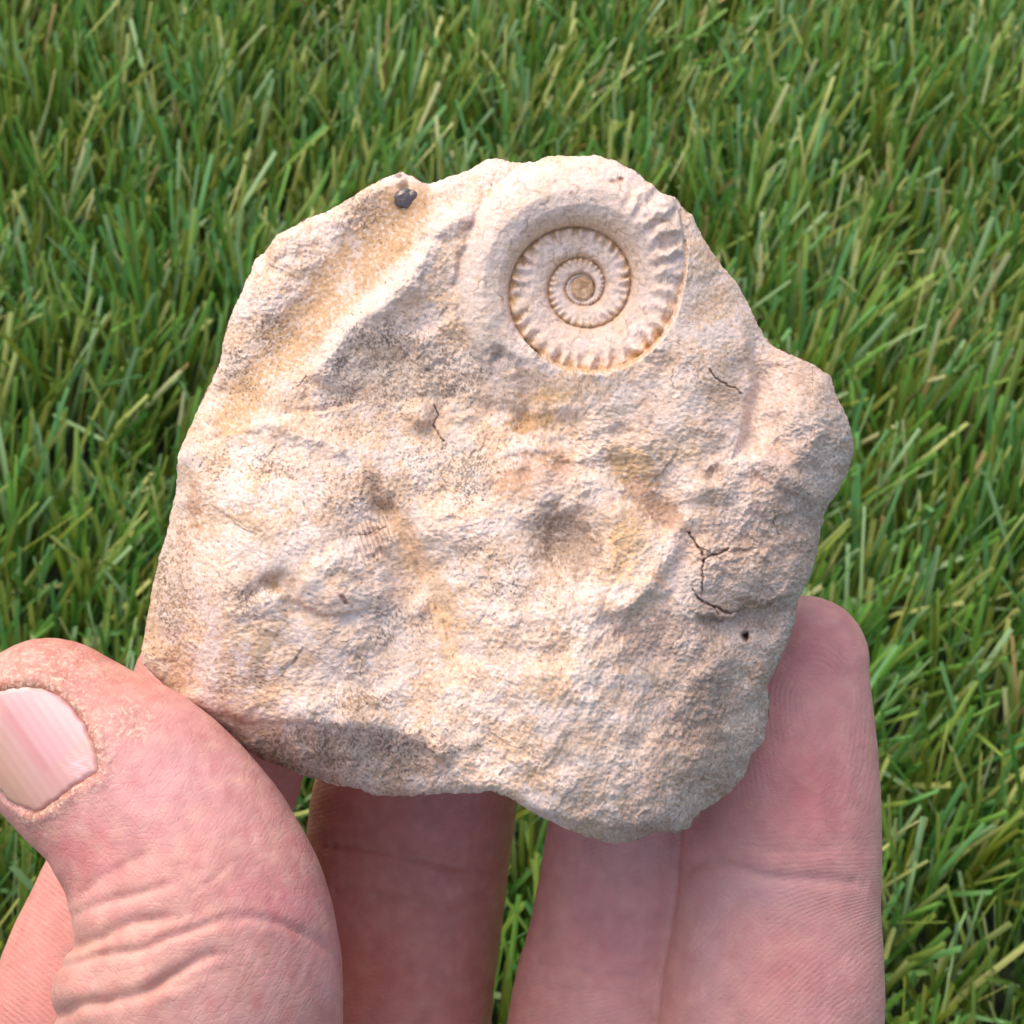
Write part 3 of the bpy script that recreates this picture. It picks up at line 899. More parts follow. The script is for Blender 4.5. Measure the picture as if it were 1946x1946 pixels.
    ac = mix(ac, 0.75 * np.clip(pit * 1.4, 0, 1), srgb(146, 98, 66))
    ac = mix(ac, 0.5 * st, srgb(128, 92, 68))
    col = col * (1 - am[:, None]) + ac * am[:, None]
    col = mix(col, 0.55 * groove, srgb(188, 146, 90))
    # fine grain of the limestone
    g1 = pnoise(x / 6.0, y / 6.0, 131)
    g2 = pnoise(x / 3.4, y / 3.4, 132)
    col = col * (1 + (0.13 * g1 + 0.10 * g2) * (1 - 0.6 * am))[:, None]
    gs = sstep(0.06, 0.24, pnoise((x * 0.7 + y * 0.7) / 8.5, (x * 0.7 - y * 0.7) / 8.5, 161) + 0.6 * pnoise((x * 0.7 - y * 0.7) / 4.5, (x * 0.7 + y * 0.7) / 4.5, 162) - 0.10 + 0.5 * fbm(x, y, 60, 2, 163))
    col = mix(col, 0.34 * gs * (1 - 0.6 * am) * (1 - 0.5 * valley), srgb(196, 160, 126))
    gs = sstep(0.10, 0.26, pnoise((x * 0.5 + y * 0.86) / 7.5, (x * 0.86 - y * 0.5) / 7.5, 164) - 0.04 + 0.4 * fbm(x, y, 50, 2, 165))
    col = mix(col, 0.40 * gs * (1 - 0.5 * am), srgb(242, 228, 220))
    col = mix(col, 0.42 * flank * sstep(-0.25, 0.2, fbm(wx, wy, 70, 3, 171)), srgb(178, 152, 136))
    col = mix(col, 0.28 * sstep(34, 8, rd + 30 * med) * (1 - am), srgb(240, 224, 214))
    for cx, cy, rx, ry, rot, k, rgb in ((1080, 1035, 84, 76, 0, 0.55, (172, 146, 122)), (1040, 895, 80, 40, 0, 0.45, (188, 146, 116)), (1235, 950, 100, 34, -42, 0.5, (178, 140, 112)),
                                        (1235, 1205, 90, 50, 15, 0.45, (170, 142, 126)), (740, 710, 130, 80, 0, 0.35, (190, 170, 142)), (930, 645, 44, 70, -30, 0.4, (160, 150, 142)),
                                        (880, 900, 70, 60, 0, 0.3, (176, 164, 146)), (1195, 1010, 36, 60, 0, 0.5, (222, 182, 132)), (1200, 880, 70, 40, -30, 0.5, (218, 180, 134)),
                                        (1020, 800, 60, 24, 0, 0.6, (196, 154, 100)), (1035, 752, 70, 20, 0, 0.4, (214, 176, 126)), (372, 960, 20, 70, 8, 0.5, (190, 148, 116)),
                                        (1330, 1370, 60, 120, -12, 0.4, (162, 138, 120)), (650, 1425, 230, 44, 3, 0.35, (178, 158, 140))):
        col = mix(col, k * patch(cx, cy, rx, ry, rot), srgb(*rgb))
    col = mix(col, 0.42 * sstep(42, 4, clay_d + 40 * med), srgb(230, 196, 158))
    # dark manganese specks, in clusters
    dens = 0.10 + 0 * x
    for cx, cy, rx, ry, rot, k in (
            (515, 640, 40, 70, 15, 0.8), (455, 700, 30, 60, 20, 0.8), (690, 400, 34, 60, 40, 0.8), (650, 430, 30, 24, 0, 0.6), (740, 660, 90, 50, 0, 1.0), (640, 690, 24, 40, -40, 0.9),
            (790, 700, 90, 60, 0, 1.0), (700, 760, 110, 60, 0, 0.8), (860, 720, 60, 50, 0, 0.95), (930, 640, 44, 70, -30, 1.15), (900, 610, 24, 30, 0, 1.0), (960, 690, 30, 30, 0, 0.7),
            (410, 885, 40, 34, 0, 0.8), (510, 890, 70, 34, 0, 0.7), (675, 940, 110, 50, 0, 0.7), (880, 900, 70, 60, 0, 0.95), (820, 880, 70, 50, 0, 0.7), (480, 1150, 70, 30, -30, 0.9),
            (725, 1175, 40, 50, 0, 0.95), (680, 1090, 60, 40, 0, 0.5), (475, 1285, 80, 36, 0, 0.9), (685, 1328, 70, 30, 0, 0.95), (690, 1260, 60, 40, 0, 0.6),
            (330, 1150, 44, 130, 6, 0.85), (330, 1260, 70, 40, -30, 0.7), (620, 1420, 240, 50, 2, 1.0), (760, 1450, 120, 50, 10, 0.7), (800, 1180, 30, 70, 0, 0.6),
            (975, 1105, 70, 50, 0, 0.65), (900, 1060, 60, 50, 0, 0.5), (1040, 1120, 50, 40, 0, 0.4), (1110, 720, 160, 24, -10, 0.45), (1320, 710, 26, 30, 0, 0.6),
            (1060, 1040, 60, 50, 0, 0.5), (1260, 1520, 40, 30, 0, 0.5), (1300, 1330, 80, 140, 0, 0.35), (560, 980, 60, 30, 0, 0.4), (980, 830, 80, 40, 0, 0.5)):
        dens = np.maximum(dens, k * blob(wx, wy, cx, cy, rx * 1.15, ry * 1.15, rot) ** 0.8)
    dens = np.clip(dens * (1.0 + 0.9 * fbm(x, y, 40, 3, 143)), 0, 1.1)
    xr, yr = x * 0.84 + y * 0.54, x * 0.54 - y * 0.84
    sp = pnoise(xr / 4.3, yr / 4.3, 141) + 0.7 * pnoise(yr / 9.0, xr / 9.0, 142)
    th_ = 0.74 - 0.86 * np.clip(dens, 0, 1.1)
    spk = sstep(th_ - 0.06, th_ + 0.20, sp) * (1 - am * 0.97)
    blue = sstep(0.3, 0.8, blob(x, y, 930, 640, 80, 90) + blob(x, y, 725, 1175, 50, 50) + blob(x, y, 880, 900, 60, 60))
    dk = srgb(108, 90, 75)[None] * (1 - blue[:, None]) + srgb(84, 80, 80)[None] * blue[:, None]
    k = ((0.56 + 0.4 * np.clip(fbm(x, y, 30, 2, 144), -0.5, 0.5)) * spk)[:, None]
    col = col * (1 - k) + dk * k
    # brown crystals on the flank
    fl = sstep(0.25, 0.5, pnoise(x / 4.2, y / 4.2, 151)) * np.clip(flank + patch(1080, 1030, 80, 70) + patch(1235, 1205, 100, 60), 0, 1)
    col = mix(col, 0.30 * fl, srgb(120, 92, 74))
    fl2 = sstep(0.35, 0.6, pnoise(x / 3.4, y / 3.4, 152)) * np.clip(flank, 0, 1)
    col = mix(col, 0.45 * fl2, srgb(240, 226, 214))
    col = mix(col, 0.62 * cr, srgb(104, 76, 60))
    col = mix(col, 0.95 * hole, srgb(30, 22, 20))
    reddish = patch(652, 1138, 22, 9, -20)
    col = mix(col, 0.8 * reddish, srgb(112, 66, 56))
    stain = patch(768, 352, 10, 8, 0) + patch(760, 334, 9, 5, 0)
    col = mix(col, 0.7 * stain, srgb(84, 66, 50))
    rim_t = seg_dist(x, y, [(745, 380), (770, 400), (800, 385), (805, 355)])
    col = mix(col, 0.45 * sstep(18, 4, rim_t), srgb(150, 116, 80))
    mean = srgb(224, 200, 178)
    col = mean + (col - mean) * np.where(col > mean, 0.75, 1.0)
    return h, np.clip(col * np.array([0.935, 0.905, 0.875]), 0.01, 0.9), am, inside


def build_rock():
    N = 740
    lin = np.linspace(-1, 1, N + 1)
    A, B = np.meshgrid(lin, lin)
    a, b = A.ravel(), B.ravel()
    big = np.abs(a) > np.abs(b)
    with np.errstate(divide='ignore', invalid='ignore'):
        r = np.where(big, np.abs(a), np.abs(b))
        phi = np.where(big, np.arctan2(b, a),
                       np.where(b >= 0, np.pi / 2 - np.pi / 4 * a / np.where(b == 0, 1, b), -np.pi / 2 - np.pi / 4 * a / np.where(b == 0, 1, b)))
        phi2 = np.where(a >= 0, np.pi / 4 * b / np.where(a == 0, 1, a), np.pi + np.pi / 4 * b / np.where(a == 0, 1, a))
    phi = np.where(big, phi2, phi)
    phi = np.mod(phi, 2 * np.pi)
    # outline radius as a function of angle
    oa = np.mod(np.arctan2(OUT[:, 1] - CY, OUT[:, 0] - CX), 2 * np.pi)
    # densify along the edges first so that the straight pieces stay straight
    dense = []
    for i in range(len(OUT)):
        p, q = OUT[i], OUT[(i + 1) % len(OUT)]
        for k in range(12):
            dense.append(p + (q - p) * k / 12)
    dense = np.array(dense)
    oa = np.mod(np.arctan2(dense[:, 1] - CY, dense[:, 0] - CX), 2 * np.pi)
    orr = np.hypot(dense[:, 1] - CY, dense[:, 0] - CX)
    idx = np.argsort(oa)
    oa, orr = oa[idx], orr[idx]
    nb = 2.6 * pnoise(oa * 40, oa * 0 + 3.3, 201) + 1.6 * pnoise(oa * 110, oa * 0 + 7.7, 202)
    orr = orr + nb
    Rphi = np.interp(phi, oa, orr, period=2 * np.pi)
    x = CX + r * Rphi * np.cos(phi)
    y = CY + r * Rphi * np.sin(phi)
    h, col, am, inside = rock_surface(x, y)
    V = loc(x, y, h) * MM
    ii = np.arange(N * (N + 1) + N + 1).reshape(-1)
    idx = np.arange((N + 1) * (N + 1)).reshape(N + 1, N + 1)
    F = np.stack([idx[:-1, :-1], idx[1:, :-1], idx[1:, 1:], idx[:-1, 1:]], -1).reshape(-1, 4)
    # back: rings closing behind from the same boundary
    bd = np.concatenate([idx[0, :-1], idx[:-1, -1], idx[-1, 1:][::-1], idx[1:, 0][::-1]])
    nbv = len(bd)
    xb, yb, hb = x[bd], y[bd], h[bd]
    nr = 26
    rings = [V[bd]]
    cols = [col[bd]]
    for k in range(1, nr + 1):
        t = k / nr
        rr_ = np.cos(t * np.pi / 2) ** 0.75 if k < nr else 0.0
        xx, yy = CX + (xb - CX) * rr_, CY + (yb - CY) * rr_
        ww = hb * (1 - sstep(0, 1, t)) - 3 * t - 15.5 * np.sin(t * np.pi / 2) ** 1.2
        ww = ww + (1.6 * fbm(xx, yy, 160, 4, 301)) * sstep(0, 0.3, t)
        if k == nr:
            ww = np.full_like(ww, ww.mean())
        # back stays inside the outline seen from the front
        rings.append(loc(xx, yy, ww) * MM)
        c = srgb(206, 182, 158)[None] * (1 + 0.3 * fbm(xx, yy, 40, 3, 302))[:, None]
        cols.append(c)
    # stone mesh = front faces outside the ammonite + back
    face_am = (am[F].mean(1) > 0.5)
    off = len(V)
    BV = np.vstack(rings[1:])
    BC = np.vstack(cols[1:])
    ring_idx = [bd] + [off + nbv * k + np.arange(nbv) for k in range(nr)]
    BF = []
    for k in range(nr):
        p, q = ring_idx[k], ring_idx[k + 1]
        BF.append(np.stack([p, np.roll(p, -1), np.roll(q, -1), q], -1))
    BF = np.vstack(BF)
    allV, allC = np.vstack([V, BV]), np.vstack([col, BC])
    # orientation check of the front
    n0 = np.cross(V[F[1000, 1]] - V[F[1000, 0]], V[F[1000, 2]] - V[F[1000, 0]])
    if n0[2] < 0:
        F = F[:, ::-1]
    else:
        BF = BF[:, ::-1]
    n1 = np.cross(allV[BF[-500, 1]] - allV[BF[-500, 0]], allV[BF[-500, 2]] - allV[BF[-500, 0]])
    mid = allV[BF[len(BF) // 2]]
    n1 = np.cross(mid[1] - mid[0], mid[2] - mid[0])
    if n1[2] > 0:
        BF = BF[:, ::-1]

    def sub(Fs):
        used = np.unique(Fs)
        remap = np.full(len(allV), -1)
        remap[used] = np.arange(len(used))
        return allV[used], remap[Fs], allC[used]
    root = bpy.data.objects.new('fossil_rock', None)
    C.objects.link(root)
    root.matrix_world = HOLD
    root.empty_display_size = 0.01
    root['label'] = 'cream limestone rock with a coiled ammonite in its upper right, held between thumb and fingers'
    root['category'] = 'rock'
    for nm, Fs, lab in (('stone', np.vstack([F[~face_am], BF]), None), ('ammonite', F[face_am], 'spiral ribbed ammonite shell with thin suture lines')):
        v, fc, c = sub(Fs)
        me = mesh_from(nm, v, fc, M_STONE)
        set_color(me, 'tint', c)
        o = link(nm, me, root)
        if lab:
            o['label'] = lab
    # dark shiny mineral grain at the top left
    import bmesh

    def hgrain(cx, cy):
        k = np.argmin((x - cx) ** 2 + (y - cy) ** 2)
        return h[k]
    bm = bmesh.new()
    from mathutils import noise as mn
    for cx, cy, rad, ww in ((769, 377, 19, None), (783, 374, 12, None), (774, 387, 10, None), (757, 384, 8, None)):
        c = Vector(loc(np.array(cx * 1.0), np.array(cy * 1.0), np.array(float(hgrain(cx, cy)) - 0.05)).tolist()) * MM
        ret = bmesh.ops.create_icosphere(bm, subdivisions=4, radius=rad * K * MM)
        for v in ret['verts']:
            nn = v.co.normalized()
            v.co *= 1 + 0.16 * mn.noise(nn * 2.5 + Vector((cx, cy, 0))) + 0.10 * mn.noise(nn * 7)
            v.co.z *= 0.55
            v.co += c
    me = bpy.data.meshes.new('mineral_grain')
    bm.to_mesh(me)
    bm.free()
    me.materials.append(M_GRAIN)
    me.polygons.foreach_set('use_smooth', np.ones(len(me.polygons), bool))
    o = link('mineral_grain', me, root)
    o['label'] = 'small dark glossy mineral grain near the top edge'


build_rock()

# ------------------------------------------------------------------ the hand
CH = {
    # (x, y, w, radius px)
    'thumb': [(90, 1382, 4, 172), (170, 1444, 5, 189), (251, 1505, 6, 205), (331, 1607, 7, 221), (380, 1720, 8, 240), (390, 1815, 8, 258), (385, 1915, 7, 268),
              (372, 2070, 3, 278), (400, 2300, -6, 300), (520, 2600, -16, 330), (700, 3000, -24, 360)],
    'index': [(425, 1325, -19, 178), (368, 1510, -19, 192), (250, 1760, -17, 200), (175, 1950, -16, 200), (190, 2200, -20, 205), (330, 2550, -30, 220), (560, 3000, -34, 260)],
    'middle': [(830, 1180, -28, 170), (812, 1400, -29, 184), (782, 1560, -30, 196), (765, 1750, -30, 190), (748, 1950, -30, 186), (740, 2250, -33, 196), (760, 2600, -36, 230), (800, 3000, -36, 280)],
    'ring': [(1240, 1230, -20, 150), (1225, 1420, -21, 166), (1210, 1580, -21, 170), (1185, 1770, -21, 178), (1150, 1950, -21, 186), (1120, 2250, -26, 196), (1090, 2600, -34, 230), (1040, 3000, -36, 280)],
    'little': [(1528, 1252, -13, 124), (1518, 1300, -13, 140), (1503, 1395, -13, 163), (1488, 1560, -13, 186), (1480, 1720, -13, 193), (1468, 1900, -13, 212), (1440, 2100, -16, 214), (1400, 2350, -24, 220),
               (1330, 2650, -32, 250), (1240, 3000, -36, 270)],
    'wrist': [(900, 2700, -32, 420), (900, 3100, -34, 430), (900, 3500, -38, 400)],
}


def chain_mm(nodes, n=10):
    P = catmull(nodes, n)
    q = loc(P[:, 0], P[:, 1], P[:, 2])
    r = P[:, 3] * K * (D - P[:, 2]) / D
    return q, r


def loft(q, r, flat=1.0, seg=40):
    """closed tube with round ends"""
    V, F = [], []
    n = len(q)
    tan = np.gradient(q, axis=0)
    tan /= np.linalg.norm(tan, axis=1)[:, None]
    cent, rad, tg = [], [], []
    for k in range(10):
        a = (k / 10) * np.pi / 2
        cent.append(q[0] - tan[0] * r[0] * math.cos(a) * 0.98)
        rad.append(r[0] * max(math.sin(a), 0.02))
        tg.append(tan[0])
    for k in range(n):
        cent.append(q[k])
        rad.append(r[k])
        tg.append(tan[k])
    for k in range(1, 11):
        a = (k / 10) * np.pi / 2
        cent.append(q[-1] + tan[-1] * r[-1] * math.sin(a))
        rad.append(r[-1] * max(math.cos(a), 0.02))
        tg.append(tan[-1])
    for c, rr, t in zip(cent, rad, tg):
        ux = np.cross(t, [0, 0, 1.0])
        ux /= np.linalg.norm(ux)
        uz = np.cross(ux, t)
        for s in range(seg):
            a = 2 * np.pi * s / seg
            V.append(c + rr * (math.cos(a) * ux + math.sin(a) * uz * flat))
    m = len(cent)
    for k in range(m - 1):
        for s in range(seg):
            s2 = (s + 1) % seg
            F.append((k * seg + s, k * seg + s2, (k + 1) * seg + s2, (k + 1) * seg + s))
    base = len(V)
    V.append(cent[0])
    V.append(cent[-1])
    T = []
    for s in range(seg):
        s2 = (s + 1) % seg
        T.append((base, s2, s))
        T.append((base + 1, (m - 1) * seg + s, (m - 1) * seg + s2))
    return V, F + T


def build_hand():
    V, F = [], []
    chains = {}
    for nm, nodes in CH.items():
        q, r = chain_mm(nodes)
        chains[nm] = (q, r)
        v, fc = loft(q, r, flat={'thumb': 0.90, 'wrist': 0.62}.get(nm, 0.88))
        o = len(V)
        V += [tuple(p) for p in v]
        F += [tuple(i + o for i in p) for p in fc]
    me = bpy.data.meshes.new('hand_cage')
    me.from_pydata([tuple(map(float, p)) for p in V], [], F)
    ob = bpy.data.objects.new('hand_cage', me)
    C.objects.link(ob)
    md = ob.modifiers.new('r', 'REMESH')
    md.mode = 'VOXEL'
    md.voxel_size = 0.30
    dg = bpy.context.evaluated_depsgraph_get()
    ev = ob.evaluated_get(dg)
    m2 = bpy.data.meshes.new_from_object(ev)
    bpy.data.objects.remove(ob)
    bpy.data.meshes.remove(me)
    nv = len(m2.vertices)
    co = np.zeros(nv * 3, np.float32)
    m2.vertices.foreach_get('co', co)
    co = co.reshape(-1, 3).astype(np.float64)
    ne = len(m2.edges)
    ed = np.zeros(ne * 2, np.int32)
    m2.edges.foreach_get('vertices', ed)
    ed = ed.reshape(-1, 2)
    deg = np.bincount(ed.ravel(), minlength=nv)[:, None]

    def lap(a):
        s = np.zeros_like(a)
        for c in range(a.shape[1]):
            s[:, c] = np.bincount(ed[:, 0], a[ed[:, 1], c], nv) + np.bincount(ed[:, 1], a[ed[:, 0], c], nv)
        return s / deg
    for _ in range(14):
        co += 0.6 * (lap(co) - co)

    def normals(cc):
        m2.vertices.foreach_set('co', cc.astype(np.float32).ravel())
        m2.update()
        nn = np.zeros(nv * 3, np.float32)
        m2.vertex_normals.foreach_get('vector', nn)
        return nn.reshape(-1, 3).astype(np.float64)
    nrm = normals(co)
    # photo coordinates of every point (perspective of the place it is seen at)
    sc = K * (D - co[:, 2]) / D
    X, Y = 973 + co[:, 0] / sc, 973 - co[:, 1] / sc
    # nearest chain
    names = [k for k in chains if k != 'wrist']
    bestd = np.full(nv, 1e9)
    which = np.zeros(nv, int)
    ss = np.zeros(nv)
    for ci, nm in enumerate(names):
        q, r = chains[nm]
        arc = np.concatenate([[0], np.cumsum(np.linalg.norm(np.diff(q, axis=0), axis=1))])
        for k in range(len(q)):
            d = np.sqrt(((co - q[k]) ** 2).sum(1)) - r[k]
            m = d < bestd
            bestd = np.where(m, d, bestd)
            which = np.where(m, ci, which)
            ss = np.where(m, arc[k], ss)
    front = sstep(-0.1, 0.35, nrm[:, 2])
    is_ = {nm: (which == i) for i, nm in enumerate(names)}
    disp = np.zeros(nv)
    # ---- thumb folds: polyline, depth mm, width px, swell

    def fold(pts, dep, wd_, swell, who, jit=2.0):
        pts = catmull(pts, 5)
        m = is_[who] & local_pts(X, Y, pts, wd_ * 5)
        x, y = X[m] + jit * fbm(X[m], Y[m], 20, 2, 5), Y[m] + jit * fbm(X[m], Y[m], 20, 2, 6)
        d = seg_dist(x, y, pts)
        P = np.array(pts)
        arc = np.concatenate([[0], np.cumsum(np.hypot(*np.diff(P, axis=0).T))])
        near = np.full(x.shape, 1e9)
        tt = np.zeros(x.shape)
        for k in range(len(P)):
            dk = (x - P[k, 0]) ** 2 + (y - P[k, 1]) ** 2
            tt = np.where(dk < near, arc[k] / arc[-1], tt)
            near = np.minimum(near, dk)
        dep = dep * sstep(1.0, 0.75, tt) * (0.4 + 0.6 * sstep(0, 0.1, tt)) if who == 'thumb' else dep * sstep(1, 0.9, tt) * sstep(0, 0.1, tt)
        dep = dep * np.clip(0.9 + 0.7 * fbm(x, y, 60, 2, 15), 0.2, 1.4)
        swell = swell * sstep(1, 0.6, tt)
        e = 0.6 * np.exp(-(d / wd_) ** 2) + 0.4 * np.exp(-(d / wd_ / 2.2) ** 2)
        disp[m] += (-0.92 * dep * e + 0.5 * swell * np.exp(-((d - wd_ * 3.4) / (wd_ * 3.0)) ** 2)) * sstep(-0.5, 0.1, nrm[m, 2])

    def c2(pts):
        return [(80 + x / 3.22, 1600 + y / 3.22) for x, y in pts]
    fold(c2([(150, 655), (250, 625), (380, 575), (500, 510), (620, 480), (760, 465), (900, 462)]), 0.62, 6.0, 0.16, 'thumb')
    fold(c2([(120, 770), (220, 740), (340, 695), (480, 675), (620, 655), (760, 590), (900, 545), (1050, 495), (1180, 425), (1260, 370)]), 0.42, 4.5, 0.12, 'thumb')
    fold(c2([(80, 1075), (150, 1050), (240, 995), (360, 985), (500, 955), (640, 915), (740, 845), (840, 790), (940, 735), (1060, 690), (1200, 690)]), 0.80, 7.0, 0.20, 'thumb')
    fold(c2([(190, 450), (330, 390), (440, 352), (560, 325), (680, 290), (860, 235)]), 0.30, 5.0, 0.10, 'thumb')
    fold(c2([(230, 330), (330, 240), (440, 170), (560, 110), (720, 60)]), 0.18, 6.0, 0.05, 'thumb')
    fold(c2([(700, 900), (840, 880), (960, 820), (1100, 790), (1250, 800)]), 0.16, 4.0, 0.04, 'thumb')
    fold(c2([(1120, 500), (1250, 460), (1400, 480), (1560, 540), (1700, 620), (1840, 740)]), 0.30, 5.0, 0.08, 'thumb')
    fold(c2([(840, 340), (850, 450), (820, 560)]), 0.15, 3.0, 0.03, 'thumb')
    fold(c2([(900, 320), (1000, 260), (1080, 200), (1150, 120)]), 0.14, 3.0, 0.03, 'thumb')
    for i in range(8):
        x0 = 1180 + i * 75
        fold(c2([(x0 + 90, 560 + 15 * i), (x0 + 40, 760), (x0 - 60, 980), (x0 - 110, 1120)]), 0.045, 3.0, 0.0, 'thumb', 6)
    for i in range(7):
        x0, y0 = 480 + 30 * (i % 4), 200 + 60 * i
        fold(c2([(600 + 70 * i, 50 - 10 * i), (760 + 70 * i, 170), (930 + 60 * i, 330)]), 0.06, 3.2, 0.01, 'thumb', 5)
    # rolls of skin bulging at the left edge of the thumb
    lump = np.exp(-(((X - 108) / 55) ** 2 + ((Y - 1875) / 46) ** 2) ** 1.3) * is_['thumb']
    disp += 0.75 * lump
    lump = np.exp(-(((X - 150) / 50) ** 2 + ((Y - 1745) / 36) ** 2)) * is_['thumb']
    disp += 0.2 * lump
    # flexion creases of the fingers (photo coordinates)
    fold([(1285, 1660), (1340, 1640), (1400, 1650), (1470, 1668), (1560, 1672), (1660, 1682)], 0.46, 8, 0.10, 'little', 3)
    fold([(1340, 1610), (1420, 1612), (1520, 1618), (1600, 1610)], 0.14, 7, 0.05, 'little', 3)
    fold([(600, 1605), (690, 1612), (800, 1632), (870, 1648), (950, 1655)], 0.55, 8, 0.1, 'middle', 3)
    fold([(620, 1690), (720, 1705), (830, 1725), (940, 1700)], 0.42, 8, 0.1, 'middle', 3)
    fold([(1010, 1830), (1100, 1845), (1180, 1858), (1260, 1856)], 0.30, 6, 0.1, 'ring', 3)
    fold([(1000, 1870), (1100, 1882), (1250, 1885)], 0.14, 6, 0.05, 'ring', 3)
    fold([(1216, 1590), (1214, 1700), (1205, 1850), (1190, 1946)], 0.10, 3.0, 0.0, 'ring', 2)
    for xx in (1180, 1240, 1262):
        fold([(xx, 1600), (xx - 4, 1720), (xx - 16, 1880)], 0.06, 2.6, 0.0, 'ring', 2)
    for xx in (1392, 1470, 1522, 1570, 1330):
        fold([(xx, 1730), (xx - 2, 1830), (xx - 6, 1946)], 0.05, 3.0, 0.0, 'little', 3)
    for xx in (700, 740, 810, 870):
        fold([(xx, 1760), (xx - 2, 1850), (xx - 6, 1946)], 0.07, 3.0, 0.0, 'middle', 3)
    fold([(1500, 1640), (1560, 1530), (1630, 1440)], 0.05, 2.6, 0.0, 'little', 3)
    # pads swell between creases
    disp += 0.35 * np.exp(-(((X - 1500) / 130) ** 2 + ((Y - 1400) / 150) ** 2)) * is_['little'] * front
    # nail bed: skin lowered under the nail and a fold round it
    NAIL = [(-90, 1352), (-40, 1322), (0, 1309), (45, 1302), (82, 1305), (112, 1318), (140, 1345), (162, 1378), (176, 1410), (184, 1440), (183, 1466),
            (160, 1482), (140, 1492), (110, 1516), (84, 1536), (62, 1548), (20, 1530), (-30, 1490), (-80, 1450)]
    nx, ny = X, Y
    m = is_['thumb'] & (X < 260) & (Y < 1640) & (nrm[:, 2] > -0.3)
    ins = np.zeros(nv, bool)
    px, py = np.array(NAIL)[:, 0], np.array(NAIL)[:, 1]
    idxs = np.where(m)[0]
    c = np.zeros(len(idxs), bool)
    j = len(NAIL) - 1
    for i in range(len(NAIL)):
        cond = ((py[i] > Y[idxs]) != (py[j] > Y[idxs])) & (X[idxs] < (px[j] - px[i]) * (Y[idxs] - py[i]) / (py[j] - py[i] + 1e-9) + px[i])
        c ^= cond
        j = i
    ins[idxs] = c
    dn = np.full(nv, 999.0)
    visible_edge = NAIL[1:16]
    dn[idxs] = seg_dist(X[idxs] + 3 * fbm(X[idxs], Y[idxs], 14, 2, 8), Y[idxs] + 3 * fbm(X[idxs], Y[idxs], 14, 2, 9), visible_edge)
    sd = np.where(ins, dn, -dn)
    disp += np.where(m, -0.55 * sstep(-4, 6, sd) * np.exp(-np.abs(np.minimum(sd, 0)) / 8), 0)
    disp += np.where(m & ~ins, (0.20 + 0.25 * fbm(X, Y, 30, 2, 16)) * np.exp(-((dn - 15) / 12) ** 2), 0)
    # dry cracked skin near the nail
    dry = np.exp(-np.maximum(dn - 14, 0) / 16.0) * (m & ~ins)
    dry2 = np.exp(-(((X - 250) / 45) ** 2 + ((Y - 1372) / 45) ** 2) ** 2) * is_['thumb'] * front
    tipz = np.exp(-(((X - 110) / 150) ** 2 + ((Y - 1255) / 60) ** 2)) * is_['thumb'] * front
    rg = np.abs(fbm(X, Y, 22, 3, 401))
    crk = np.exp(-(rg / 0.035) ** 2)
    dz = np.clip(dry * 0.9 + dry2 * 0.7 + tipz * 0.8, 0, 1)
    disp += dz * (0.12 * fbm(X, Y, 12, 2, 402) - 0.10 * crk)
    # general unevenness of skin
    disp += 0.10 * fbm(X, Y, 90, 3, 403) + 0.035 * fbm(X, Y, 26, 3, 404)
    co2 = co + nrm * disp[:, None]
    co2 += 0.25 * (lap(co2) - co2)
    # ---- ridges for the shader
    ridge = np.zeros(nv)
    amt = np.zeros(nv)
    Rl = np.hypot((X - 1545) * 1.0, np.where(Y < 1330, (Y - 1330) * 0.75, (Y - 1330) * 0.34)) * K
    low = (Y * 0.75 + (X - 1460) * 0.65 * sstep(1600, 1800, Y)) * K
    k = sstep(1480, 1640, Y)
    lit = is_['little']
    ridge = np.where(lit, np.where(Y < 1560, Rl + 0.15 * fbm(X, Y, 80, 2, 411), low + 0.2 * fbm(X, Y, 60, 2, 412)), ridge)
    amt = np.where(lit, 0.42 * front * np.clip(0.8 + 0.9 * fbm(X, Y, 70, 2, 18), 0.1, 1.2) * (1 - 0.7 * np.exp(-((Y - 1560) / 40) ** 2)), amt)
    o = is_['ring'] | is_['middle']
    ridge = np.where(o, (Y + 0.25 * X) * K + 0.2 * fbm(X, Y, 60, 2, 413), ridge)
    amt = np.where(o, 0.3 * front, amt)
    o = is_['index']
    ridge = np.where(o, (Y * 0.75 - 0.6 * X) * K + 0.15 * fbm(X, Y, 70, 2, 414), ridge)
    amt = np.where(o, 0.45 * front * np.clip(0.8 + 1.2 * fbm(X, Y, 50, 2, 19), 0, 1.3), amt)
    # ---- colour
    col = np.tile(srgb(208, 146, 138), (nv, 1))

    def mix(c, k, rgb):
        k = np.clip(k, 0, 1)[:, None]
        return c * (1 - k) + srgb(*rgb)[None] * k

    def spot(cx, cy, rx, ry):
        return np.exp(-(((X - cx) / rx) ** 2 + ((Y - cy) / ry) ** 2))
    th_ = is_['thumb'] * 1.0
    bl = fbm(X, Y, 110, 3, 421)
    col = mix(col, 0.6 * sstep(-0.1, 0.4, bl), (222, 158, 156))
    col = mix(col, th_ * (0.75 * spot(120, 1250, 190, 80) + 0.4 * spot(240, 1330, 80, 60)), (206, 128, 108))
    col = mix(col, th_ * 0.75 * spot(150, 1630, 90, 60), (212, 122, 122))
    col = mix(col, th_ * 0.55 * spot(330, 1480, 160, 110), (222, 160, 168))
    col = mix(col, th_ * 0.75 * spot(520, 1710, 90, 50), (206, 118, 126))
    col = mix(col, th_ * 0.5 * spot(600, 1790, 60, 90), (206, 136, 142))
    col = mix(col, th_ * 0.7 * spot(240, 1840, 190, 120), (226, 172, 152))
    col = mix(col, th_ * 0.35 * sstep(0.0, 0.3, fbm(X, Y, 34, 3, 422)), (226, 176, 168))
    lt = (is_['little'] | is_['ring']) * 1.0
    col = mix(col, lt * 0.85, (214, 154, 148))
